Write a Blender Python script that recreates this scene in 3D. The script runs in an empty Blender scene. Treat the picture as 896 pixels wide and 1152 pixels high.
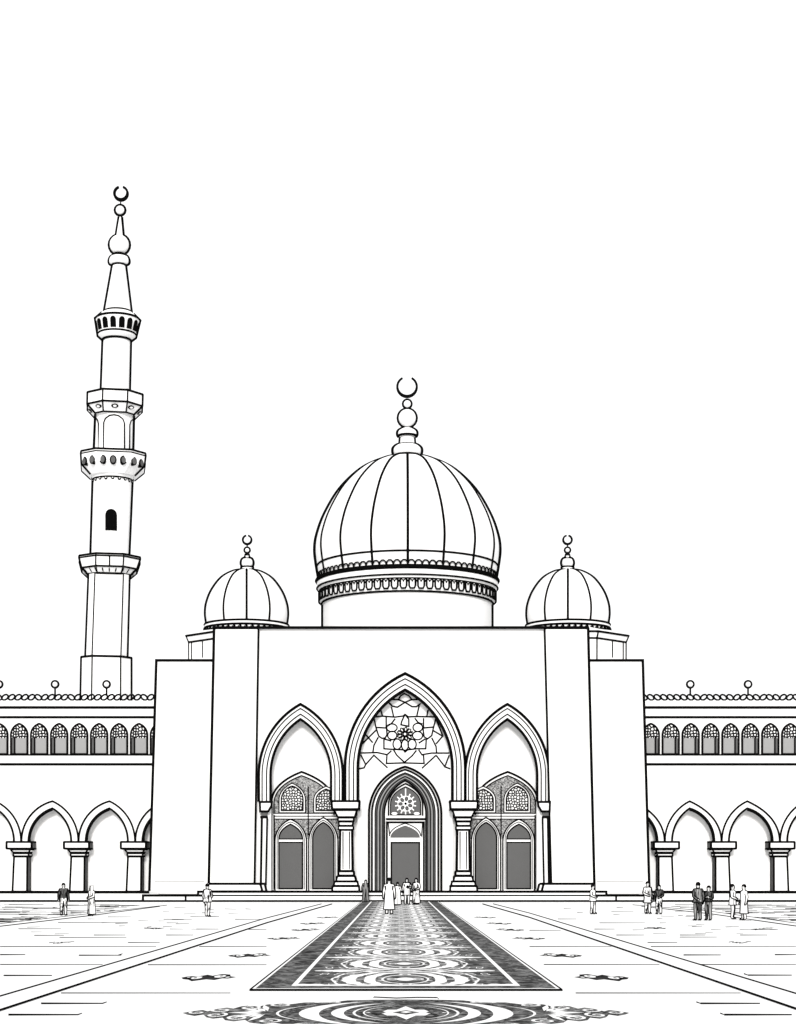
import bpy, bmesh, math, random
from mathutils import Vector, Matrix
R = math.radians
random.seed(7)
F = 2000.0          # focal length in photo pixels (896 wide)
H = 2.1             # eye height
CX, HY = 448.0, 982.0
LW = 1.18           # pen weight
scene = bpy.context.scene
COL = scene.collection

# ------------------------------------------------------------------ materials
def new_mat(name):
    m = bpy.data.materials.new(name); m.use_nodes = True
    nt = m.node_tree; b = nt.nodes['Principled BSDF']
    b.inputs['Roughness'].default_value = 1.0
    b.inputs['Specular IOR Level'].default_value = 0.0
    return m, nt, b
def N(nt, t, **kw):
    n = nt.nodes.new(t)
    for k, v in kw.items(): setattr(n, k, v)
    return n
def coords(nt, scale, rot=(0, 0, 0), kind='Object'):
    tc = N(nt, 'ShaderNodeTexCoord'); mp = N(nt, 'ShaderNodeMapping')
    mp.inputs['Scale'].default_value = scale; mp.inputs['Rotation'].default_value = rot
    nt.links.new(tc.outputs[kind], mp.inputs['Vector']); return mp.outputs['Vector']
def ramp(nt, stops, interp='LINEAR'):
    r = N(nt, 'ShaderNodeValToRGB'); cr = r.color_ramp; cr.interpolation = interp
    while len(cr.elements) < len(stops): cr.elements.new(0.5)
    for e, (p, c) in zip(cr.elements, stops):
        e.position = p; e.color = (c, c, c, 1)
    return r
def plain(name, c, var=0.05, scale=0.6):
    m, nt, b = new_mat(name)
    n = N(nt, 'ShaderNodeTexNoise'); n.inputs['Scale'].default_value = scale; n.inputs['Detail'].default_value = 4
    nt.links.new(coords(nt, (1, 1, 1)), n.inputs['Vector'])
    r = ramp(nt, [(0.3, c * (1 - var)), (0.7, c)])
    nt.links.new(n.outputs['Fac'], r.inputs['Fac']); nt.links.new(r.outputs['Color'], b.inputs['Base Color'])
    return m
def streaky(name, scale, stops, rough=0.6, detail=3.0, distort=0.4):
    m, nt, b = new_mat(name)
    n = N(nt, 'ShaderNodeTexNoise'); n.inputs['Scale'].default_value = 1.0
    n.inputs['Detail'].default_value = detail; n.inputs['Roughness'].default_value = rough
    n.inputs['Distortion'].default_value = distort
    nt.links.new(coords(nt, scale), n.inputs['Vector'])
    r = ramp(nt, stops); nt.links.new(n.outputs['Fac'], r.inputs['Fac'])
    nt.links.new(r.outputs['Color'], b.inputs['Base Color']); return m
def honeycomb(name, scale, edge, dark, light):
    m, nt, b = new_mat(name)
    v = N(nt, 'ShaderNodeTexVoronoi', feature='DISTANCE_TO_EDGE', voronoi_dimensions='2D'); v.inputs['Scale'].default_value = scale
    v.inputs['Randomness'].default_value = 0.75
    nt.links.new(coords(nt, (1, 1, 1), (R(90), 0, 0)), v.inputs['Vector'])
    r = ramp(nt, [(edge * 0.6, dark), (edge, light)])
    nt.links.new(v.outputs['Distance'], r.inputs['Fac']); nt.links.new(r.outputs['Color'], b.inputs['Base Color'])
    return m
WHITE_C = 0.82
GREY = 0.099       # mid grey door leaves
WHITE = plain('white_plaster', WHITE_C, 0.03, 0.15)
STONE = plain('white_paving', 0.80, 0.03, 0.2)
INK = plain('black_ink_line', 0.0035, 0.3, 3.0)
THIN = plain('grey_ink_line', 0.045, 0.3, 1.0)
DOOR = plain('grey_door_leaf', GREY, 0.03, 1.0)
PANE = plain('pale_grey_glass', 0.27, 0.03, 1.0)
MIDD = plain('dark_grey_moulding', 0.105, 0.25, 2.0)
CLOTH_W = plain('white_cloth', 0.82, 0.03, 5)
CLOTH_G = streaky('grey_cloth', (11, 11, 1.2), [(0.38, 0.008), (0.50, 0.10), (0.62, 0.30)])
CLOTH_S = streaky('creased_white_cloth', (9, 9, 2.4), [(0.40, 0.006), (0.45, 0.30), (0.48, 0.82)])
CLOTH_D = streaky('dark_cloth', (10, 10, 4), [(0.4, 0.006), (0.60, 0.09)])
SKIN = plain('pale_skin', 0.6, 0.05, 8)
HAIR = plain('black_hair', 0.005, 0.3, 8)
HATCH_V = streaky('hatched_spandrel', (9, 1, 9), [(0.36, 0.015), (0.48, 0.11), (0.58, 0.45)], 0.7, 3, 1.6)
LATTICE = honeycomb('black_honeycomb_screen', 4.6, 0.33, 0.003, 0.75)
FRETWORK = honeycomb('dark_fretwork', 5.0, 0.27, 0.008, 0.75)
CARPET_EDGE = streaky('carpet_border_pile', (2.2, 1.1, 1), [(0.30, 0.012), (0.47, 0.06), (0.66, 0.24)], 0.7, 5, 1.6)
INLAY = streaky('dark_stone_inlay', (3.2, 1.6, 1), [(0.32, 0.008), (0.47, 0.05), (0.66, 0.24)], 0.7, 5, 1.8)

# ------------------------------------------------------------------ mesh builder
class MB:
    def __init__(s): s.v = []; s.f = []; s.m = []; s.sm = []; s.mats = []
    def mi(s, mat):
        if mat not in s.mats: s.mats.append(mat)
        return s.mats.index(mat)
    def add(s, vs, fs, mat, smooth=False):
        o = len(s.v); s.v += [tuple(p) for p in vs]; k = s.mi(mat)
        for f in fs: s.f.append(tuple(i + o for i in f)); s.m.append(k); s.sm.append(smooth)
    def prism(s, pts, y0, y1, mat):          # outline in XZ, front y0 to back y1
        n = len(pts)
        a = sum(pts[i][0] * pts[(i + 1) % n][1] - pts[(i + 1) % n][0] * pts[i][1] for i in range(n))
        if a < 0: pts = pts[::-1]
        vs = [(x, y0, z) for x, z in pts] + [(x, y1, z) for x, z in pts]
        fs = [tuple(range(n)), tuple(range(2 * n - 1, n - 1, -1))]
        fs += [(i, i + n, (i + 1) % n + n, (i + 1) % n) for i in range(n)]
        s.add(vs, fs, mat)
    def band(s, A, B, y0, y1, mat):          # between two curves of equal length
        n = len(A)
        vs = [(x, y0, z) for x, z in A] + [(x, y0, z) for x, z in B] + [(x, y1, z) for x, z in A] + [(x, y1, z) for x, z in B]
        fs = []
        for i in range(n - 1):
            fs += [(i, i + 1, n + i + 1, n + i), (i, 2 * n + i, 2 * n + i + 1, i + 1), (n + i, n + i + 1, 3 * n + i + 1, 3 * n + i)]
        fs += [(0, n, 3 * n, 2 * n), (n - 1, 3 * n - 1, 4 * n - 1, 2 * n - 1)]
        s.add(vs, fs, mat)
    def ribbon(s, pts, w, y0, y1, mat, closed=False):
        P = [Vector((p[0], p[1])) for p in pts]; n = len(P); L = []; Rr = []
        for i in range(n):
            a = P[i - 1] if (i > 0 or closed) else None
            b = P[(i + 1) % n] if (i < n - 1 or closed) else None
            d0 = (P[i] - a).normalized() if a is not None and (P[i] - a).length > 1e-9 else None
            d1 = (b - P[i]).normalized() if b is not None and (b - P[i]).length > 1e-9 else None
            if d0 is None: d0 = d1
            if d1 is None: d1 = d0
            n0 = Vector((-d0.y, d0.x)); n1 = Vector((-d1.y, d1.x)); nn = n0 + n1
            if nn.length < 1e-6: nn = n0.copy()
            nn.normalize(); k = min(2.2, 1.0 / max(0.3, nn.dot(n0)))
            L.append(P[i] + nn * (w / 2 * k)); Rr.append(P[i] - nn * (w / 2 * k))
        if closed: L.append(L[0]); Rr.append(Rr[0])
        s.band(L, Rr, y0, y1, mat)
    def tube(s, pts, r, mat, n=6, closed=False, r2=None):
        P = [Vector(p) for p in pts]; m = len(P); vs = []
        for i in range(m):
            a = P[i - 1] if (i > 0 or closed) else P[i]; b = P[(i + 1) % m] if (i < m - 1 or closed) else P[i]
            d = (b - a).normalized()
            if i == 0 or (u - d * u.dot(d)).length < 1e-4:
                up = Vector((0, 0, 1)) if abs(d.z) < 0.9 else Vector((0, 1, 0)); u = d.cross(up).normalized()
            u = (u - d * u.dot(d)).normalized(); w = d.cross(u)
            rr = r if r2 is None else r + (r2 - r) * i / (m - 1)
            for k in range(n):
                t = 2 * math.pi * k / n
                vs.append(P[i] + (u * math.cos(t) + w * math.sin(t)) * rr)
        fs = []
        for i in range(m if closed else m - 1):
            for k in range(n):
                j = (i + 1) % m
                fs.append((i * n + k, i * n + (k + 1) % n, j * n + (k + 1) % n, j * n + k))
        if not closed: fs += [tuple(range(n)), tuple(range((m - 1) * n, m * n))]
        s.add(vs, fs, mat, True)
    def loft(s, rings, mat, cap=True, smooth=False):
        n = len(rings[0]); vs = [p for r in rings for p in r]; fs = []
        for i in range(len(rings) - 1):
            for k in range(n):
                fs.append((i * n + k, i * n + (k + 1) % n, (i + 1) * n + (k + 1) % n, (i + 1) * n + k))
        s.add(vs, fs, mat, smooth)
        if cap: s.add(list(rings[0]) + list(rings[-1]), [tuple(range(n))[::-1], tuple(range(n, 2 * n))], mat)
    def sheet(s, pts, z, mat): s.add([(x, y, z) for x, y in pts], [tuple(range(len(pts)))], mat)
    def box(s, x0, x1, y0, y1, z0, z1, mat): s.prism([(x0, z0), (x1, z0), (x1, z1), (x0, z1)], y0, y1, mat)
    def build(s, name, parent=None, origin=(0, 0, 0), loc=None):
        me = bpy.data.meshes.new(name); o = Vector(origin)
        me.from_pydata([tuple(Vector(p) - o) for p in s.v], [], s.f)
        for m in s.mats: me.materials.append(m)
        me.polygons.foreach_set('material_index', s.m); me.polygons.foreach_set('use_smooth', s.sm)
        me.validate(); me.update()
        ob = bpy.data.objects.new(name, me); COL.objects.link(ob)
        if parent is not None: ob.parent = parent
        ob.location = loc if loc is not None else ((0, 0, 0) if parent is not None else origin)
        return ob
class Fr:                                     # a drafting plane at depth Y, in photo pixels
    def __init__(s, Y): s.Y = Y; s.s = Y / F
    def X(s, px): return (px - CX) * s.s
    def Z(s, py): return H - (py - HY) * s.s
    def p(s, px, py): return (s.X(px), s.Z(py))
    def P(s, pts): return [s.p(*q) for q in pts]
    def v(s, px, py, dy=0): return (s.X(px), s.Y + dy, s.Z(py))
    def line(s, mb, pts, w, mat=None, proud=0.05, closed=False, back=0.02):
        mb.ribbon(s.P(pts), w * LW * s.s, s.Y - proud, s.Y + back, mat or INK, closed)
    def fill(s, mb, pts, mat, proud=0.02, back=0.05): mb.prism(s.P(pts), s.Y - proud, s.Y + back, mat)
    def block(s, mb, x0, y0, x1, y1, depth, mat, w=2.2, proud=0.0, ink=None):
        s.fill(mb, [(x0, y0), (x1, y0), (x1, y1), (x0, y1)], mat, proud, depth)
        if w: s.line(mb, [(x0, y0), (x1, y0), (x1, y1), (x0, y1)], w, ink, proud + 0.04, True, -proud + 0.02)
def G(px, py):                                # photo pixel on the ground
    Y = H * F / (py - HY); return ((px - CX) * Y / F, Y)
def empty(name, loc):
    o = bpy.data.objects.new(name, None); COL.objects.link(o); o.location = loc; o.empty_display_size = 0.3
    return o
def tag(o, label=None, cat=None, group=None, kind=None):
    if label: o['label'] = label
    if cat: o['category'] = cat
    if group: o['group'] = group
    if kind: o['kind'] = kind
    return o
def arch(cx, wl, wr, ya, ys, yb, n=14):       # pointed arch, left foot to right foot, in pixels
    pts = [(cx - wl, yb)] if yb > ys + 0.01 else []
    h = ys - ya
    def half(w, sgn):
        if h < 1.27 * w:                       # low arch: straighter shoulders, sharp crown
            q = []
            for i in range(n + 1):
                t = i / n; x = -w * (1 - t) ** 2 - w * 2 * t * (1 - t) * .98; y_ = h * (2 * t * (1 - t) * .64 + t * t)
                q.append((cx + sgn * x, ys - y_))
            return q
        Rd = (w * w + h * h) / (2 * w) if h > w * 0.5 else None
        q = []
        tmax = math.asin(min(1, h / Rd)) if Rd - w >= 0 else math.pi - math.asin(min(1, h / Rd))
        for i in range(n + 1):
            t = tmax * i / n
            q.append((cx + sgn * (-w + Rd - Rd * math.cos(t)), ys - Rd * math.sin(t)))
        return q
    l = half(wl, 1); r = half(wr, -1)
    pts += l + r[::-1][1:]
    if yb > ys + 0.01: pts.append((cx + wr, yb))
    return pts

# ------------------------------------------------------------------ setting: ground
g = MB(); g.sheet([(-900, -60), (900, -60), (900, 3000), (-900, 3000)], 0, STONE)
tag(g.build('ground'), kind='structure')
YST = 127.2                                   # foot of the platform
j = MB()
def stroke(x0, x1, y, w=1.0, mat=None, y2=None, z=0.004):
    y2 = y if y2 is None else y2
    w = w * 0.5
    j.sheet([G(x0, y + w), G(x1, y2 + w * 0.6), G(x1, y2 - w * 0.6), G(x0, y - w)], z, mat or THIN)
zl = lambda x: x / 2.987
def L_(x0, x1, y, w=1.0, mat=None, dy=0): stroke(x0 / 2.987, x1 / 2.987, 1000 + y / 2.987, w, mat, 1000 + (y + dy) / 2.987)
def R_(x0, x1, y, w=1.0, mat=None, dy=0): stroke(596 + x0 / 2.987, 596 + x1 / 2.987, 1000 + y / 2.987, w, mat, 1000 + (y + dy) / 2.987)
for a in [(0, 85, 222, 1.3, INK), (265, 408, 224, 1.3, INK), (12, 175, 292, 1.5, INK), (138, 345, 386, 1.9, INK), (28, 262, 424, 2.1, INK),
          (205, 775, 351, 1.1), (497, 896, 256, 1.0), (670, 896, 195, .9), (0, 525, 195, .9), (0, 345, 255, 1.0), (62, 205, 135, .8), (115, 215, 157, .9),
          (315, 422, 156, .9), (200, 425, 164, .8), (430, 537, 181, .9), (558, 650, 156, .9), (660, 735, 136, .8), (790, 880, 103, .7), (362, 440, 95, .6),
          (195, 430, 114, .7), (550, 645, 103, .7), (835, 896, 137, .8), (485, 550, 133, .9), (640, 700, 93, .6), (560, 600, 115, .6)]: L_(*a)
for a in [(48, 437, 255, 1.0), (155, 710, 351, 1.1), (0, 105, 140, .8), (0, 275, 195, .9), (408, 896, 195, .9), (478, 896, 255, 1.0), (575, 775, 386, 1.9, INK),
          (655, 882, 424, 2.1, INK), (735, 882, 291, 1.5, INK), (518, 643, 223, 1.3, INK), (825, 896, 222, 1.3, INK), (397, 497, 181, .9), (505, 630, 163, .8),
          (292, 385, 156, .9), (505, 592, 156, .9), (708, 800, 156, .9), (218, 287, 136, .8), (235, 388, 115, .7), (385, 460, 133, .9), (750, 835, 137, .9),
          (95, 158, 102, .7), (10, 60, 102, .6), (115, 140, 66, .6), (275, 350, 76, .6), (160, 180, 80, .6)]: R_(*a)
# upturned pen ends of the near joints
for fn, x, y, sg in [(L_, 345, 386, 1), (L_, 262, 424, 1), (L_, 398, 224, 1), (R_, 575, 386, -1), (R_, 655, 424, -1), (R_, 735, 291, -1)]:
    x1 = x + sg * 14
    fn(min(x, x1), max(x, x1), y if sg > 0 else y - 5, 1.4, INK, -5 if sg > 0 else 5)
# scribbled marks in the slabs
for sx, sy, sw in [(165, 184, 90), (485, 133, 65)]:
    for k in range(6): L_(sx + sw * k / 7, sx + sw * (k + 1.6) / 7, sy + random.uniform(-4, 3), 0.8, THIN, random.uniform(-4, 3))
for sx, sy, sw in [(670, 183, 80), (385, 133, 75), (745, 136, 90)]:
    for k in range(6): R_(sx + sw * k / 7, sx + sw * (k + 1.6) / 7, sy + random.uniform(-4, 3), 0.8, THIN, random.uniform(-4, 3))
# short grey streaks on the paving in front of the arcades
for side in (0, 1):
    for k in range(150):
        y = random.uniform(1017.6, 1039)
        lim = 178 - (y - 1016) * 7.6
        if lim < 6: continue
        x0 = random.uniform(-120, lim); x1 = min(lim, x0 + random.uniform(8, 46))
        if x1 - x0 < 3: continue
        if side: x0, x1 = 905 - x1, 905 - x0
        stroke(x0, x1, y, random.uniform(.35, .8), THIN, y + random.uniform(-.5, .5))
for k in range(40):
    for off in (0, 596):
        x0 = off + random.uniform(20, 280); y = random.uniform(1021, 1052)
        if 225 < x0 < 310 and y > 1035 or 590 < x0 < 690 and y > 1025: continue
        stroke(x0, x0 + random.uniform(5, 16), y, random.uniform(.4, .7), THIN, y + random.uniform(-.4, .4))
tag(j.build('paving_joints'), kind='structure')
def path(name, up, lo, wu, wl):
    b = MB(); u = [G(*p) for p in up]; l = [G(*p) for p in lo]
    b.sheet(u + l[::-1], 0.008, STONE)
    for pts, w in ((up, wu), (lo, wl)):
        for (xa, ya), (xb, yb) in zip(pts[:-1], pts[1:]):
            n = 8
            for k in range(n):
                A = (xa + (xb - xa) * k / n, ya + (yb - ya) * k / n); B = (xa + (xb - xa) * (k + 1) / n, ya + (yb - ya) * (k + 1) / n)
                t0 = w * (0.55 + 0.6 * (A[1] - 1016) / 120) / 2; t1 = w * (0.55 + 0.6 * (B[1] - 1016) / 120) / 2
                b.sheet([G(A[0], A[1] + t0), G(B[0], B[1] + t1), G(B[0], B[1] - t1), G(A[0], A[1] - t0)], 0.012, INK)
    return tag(b.build(name), kind='structure')
path('path_border', [(-60, 1141.5), (0, 1121.5), (300, 1033.2), (362, 1017.2)], [(-60, 1158), (0, 1137.2), (300, 1038.6), (374, 1017.2)], 1.6, 2.0)
path('path_border', [(956, 1136), (896, 1118.5), (596, 1027.6), (555, 1017.2)], [(956, 1155), (896, 1135.6), (596, 1032.4), (543, 1017.2)], 1.6, 2.0)
path('path_edge', [(-40, 1043.5), (0, 1039.6), (100, 1028.4), (188, 1018.6)], [(-40, 1047), (0, 1042.5), (100, 1030.6), (180, 1020)], 1.0, 1.2)
path('path_edge', [(936, 1043.5), (896, 1039), (800, 1025.6), (712, 1018.2)], [(936, 1047.5), (896, 1042.2), (800, 1028.4), (722, 1020)], 1.0, 1.2)
# small pecks on the path border
# ------------------------------------------------------------------ paving motifs
MY = [(235, 1100), (281, 1075.2), (319.5, 1056), (344, 1046.3), (352, 1039.2), (369, 1032.4)]
MYR = [(677, 1100), (631, 1075.2), (595, 1056), (574, 1046.3), (561.5, 1039.2), (545.5, 1032.4)]
mo = MB()
SCROLL = streaky('dark_scroll_inlay', (4, 2, 1), [(0.35, 0.006), (0.65, 0.05)])
def blob(pts, z, mat): mo.sheet(pts, z, mat)
blob([(-.54, -.05), (-.44, .35), (-.25, .3), (-.12, .75), (.02, .45), (.15, .95), (.34, .8), (.4, .3), (.54, .1), (.42, -.3), (.3, -.25), (.2, -.7), (.02, -.5), (-.2, -1.0), (-.32, -.6), (-.45, -.45)], 0.004, SCROLL)
def el2(x, y, a, b, n=12, r=.5): return [(x + a * math.cos(2 * math.pi * k / n) + r * .2 * b * math.sin(2 * math.pi * k / n) * .3, y + b * math.sin(2 * math.pi * k / n)) for k in range(n)]
for q in ((-.22, -.15, .10, .34), (.20, .22, .11, .34), (.38, .0, .04, .12), (-.40, .0, .03, .1)): blob(el2(*q), 0.008, STONE)
for q in ((-.24, -.2, .03, .12), (.22, .28, .035, .11)): blob(el2(*q), 0.012, SCROLL)
near = ['nearest to the viewer', 'second from the viewer', 'third from the viewer', 'fourth from the viewer', 'fifth from the viewer', 'farthest from the viewer']
m0 = None
for side, lst in (('left', MY), ('right', MYR)):
    for k, (px, py) in enumerate(lst):
        x, y = G(px, py)
        if m0 is None: o = m0 = mo.build('paving_motif')
        else: o = m0.copy(); COL.objects.link(o)
        ys_ = 1.25 if k < 3 else 1.6
        o.location = (x, y, 0.0); o.scale = (1 if side == 'left' else -1, ys_, 1)
        tag(o, 'small dark scroll inlay in the paving %s of the carpet, %s' % (side, near[k]), 'paving inlay', 'scroll inlays along both sides of the carpet')
# ------------------------------------------------------------------ carpet
def carpet():
    m, nt, b = new_mat('carpet_field_pile'); lk = nt.links.new
    tc = N(nt, 'ShaderNodeTexCoord'); sp = N(nt, 'ShaderNodeSeparateXYZ'); lk(tc.outputs['Object'], sp.inputs[0])
    def M(op, a, b2=None, c=None):
        n = N(nt, 'ShaderNodeMath', operation=op)
        for i, q in enumerate((a, b2, c)):
            if q is None: continue
            if isinstance(q, (int, float)): n.inputs[i].default_value = q
            else: lk(q, n.inputs[i])
        return n.outputs[0]
    u = M('ABSOLUTE', M('SUBTRACT', sp.outputs[0], 0.0818)); v = M('ADD', sp.outputs[1], 0.0)
    vv = M('SUBTRACT', M('MODULO', v, 5.9), 2.95)
    def mirrored(su, sv, per):
        cb = N(nt, 'ShaderNodeCombineXYZ'); lk(M('MULTIPLY', u, su), cb.inputs[0]); lk(M('MULTIPLY', M('ABSOLUTE', vv) if per else v, sv), cb.inputs[1]); return cb.outputs[0]
    no = N(nt, 'ShaderNodeTexNoise'); no.inputs['Scale'].default_value = 1; no.inputs['Detail'].default_value = 4
    lk(mirrored(2.4, .8, True), no.inputs['Vector'])
    wob = M('MULTIPLY', M('SUBTRACT', no.outputs['Fac'], .5), .34)
    def el(a_, b_): return M('ADD', M('SQRT', M('ADD', M('POWER', M('DIVIDE', u, a_), 2), M('POWER', M('DIVIDE', vv, b_), 2))), wob)
    def inside(x): return M('LESS_THAN', x, 1.0)
    d1, d2, d3, d4 = el(1.22, 2.85), el(.94, 2.62), el(.80, 2.3), el(.60, 2.05)
    r1 = M('SUBTRACT', inside(d1), inside(d2)); r2 = M('SUBTRACT', inside(d3), inside(d4))
    e = M('ADD', M('ABSOLUTE', M('DIVIDE', M('SUBTRACT', u, 1.35), .62)), M('DIVIDE', M('SUBTRACT', 2.95, M('ABSOLUTE', vv)), .75))
    leaf = M('LESS_THAN', M('ADD', e, M('MULTIPLY', wob, 5)), 0.72)
    foot = M('LESS_THAN', M('ADD', v, M('MULTIPLY', wob, 3.5)), 1.32)
    foot = M('MULTIPLY', foot, M('GREATER_THAN', M('ADD', vv, M('MULTIPLY', u, .35)), -9))
    # fine curling outlines between and inside the medallions
    c2 = N(nt, 'ShaderNodeTexNoise'); c2.inputs['Scale'].default_value = 1; c2.inputs['Detail'].default_value = 1.5; lk(mirrored(1.7, .9, True), c2.inputs['Vector'])
    curl = M('LESS_THAN', M('ABSOLUTE', M('SUBTRACT', M('FRACT', M('MULTIPLY', c2.outputs['Fac'], 4)), .5)), .05)
    d5, d6 = el(.46, 1.5), el(.42, 1.36); r3 = M('SUBTRACT', inside(d5), inside(d6))
    d7, d8 = el(1.46, 3.3), el(1.40, 3.2); r4 = M('SUBTRACT', inside(d7), inside(d8))
    core = inside(el(.16, .5))
    val = M('MAXIMUM', M('MAXIMUM', M('MAXIMUM', r1, r2), leaf), foot)
    val = M('MAXIMUM', val, M('MAXIMUM', M('MAXIMUM', r3, r4), M('MAXIMUM', core, curl)))
    # pile hatch
    h = N(nt, 'ShaderNodeTexNoise'); h.inputs['Scale'].default_value = 1; h.inputs['Detail'].default_value = 5; h.inputs['Roughness'].default_value = .7
    h.inputs['Distortion'].default_value = 1.4; lk(coords(nt, (2.2, 1.7, 1)), h.inputs['Vector'])
    hr = ramp(nt, [(.32, .010), (.47, .065), (.66, .27)]); lk(h.outputs['Fac'], hr.inputs['Fac'])
    white = M('MULTIPLY', M('GREATER_THAN', val, .5), .8)
    out = M('MAXIMUM', white, hr.outputs['Color'])
    lk(out, b.inputs['Base Color'])
    root = empty('carpet', (0.06, 31.55, 0))
    x0, y0 = G(282, 1115.3); x1, _ = G(632, 1115.3)
    xm = (x0 + x1) / 2; hw = (x1 - x0) / 2; y1 = 126.9
    fl, fr_ = xm - 2.0, xm + 2.0; yb = y0 + 0.95
    f = MB(); f.box(fl, fr_, yb, y1, 0.02, 0.034, m); f.build('field', root, (0.06, 31.55, 0))
    b_ = MB()
    b_.box(xm - hw + .07, fl - .09, y0 + .25, y1, 0.02, 0.036, CARPET_EDGE); b_.box(fr_ + .09, xm + hw - .07, y0 + .25, y1, 0.02, 0.036, CARPET_EDGE)
    b_.box(fl - .09, fr_ + .09, y0 + .25, yb - .02, 0.02, 0.036, CARPET_EDGE)
    b_.build('border', root, (0.06, 31.55, 0))
    w = MB(); w.box(fl - .09, fl, yb - .02, y1, 0.02, 0.036, WHITE); w.box(fr_, fr_ + .09, yb - .02, y1, 0.02, 0.036, WHITE)
    w.build('stripe', root, (0.06, 31.55, 0))
    k = MB(); k.box(xm - hw - .02, xm + hw + .02, y0, y0 + .09, 0.006, 0.036, INK); k.box(xm - hw - .02, xm - hw + .02, y0 + .09, y1, 0.006, 0.036, INK); k.box(xm + hw - .02, xm + hw + .02, y0 + .09, y1, 0.006, 0.036, INK)
    k.box(xm - hw + .02, xm + hw - .02, y0 + .09, y0 + .25, 0.02, .034, WHITE); k.box(xm - hw + .02, xm - hw + .07, y0 + .25, y1, 0.02, .034, WHITE); k.box(xm + hw - .07, xm + hw - .02, y0 + .25, y1, 0.02, .034, WHITE)
    k.box(fl, fr_, yb - .02, yb, 0.02, 0.035, INK)
    k.build('binding', root, (0.06, 31.55, 0))
    tag(root, 'long grey carpet with a row of oval medallions leading to the main door', 'carpet')
carpet()
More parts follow.
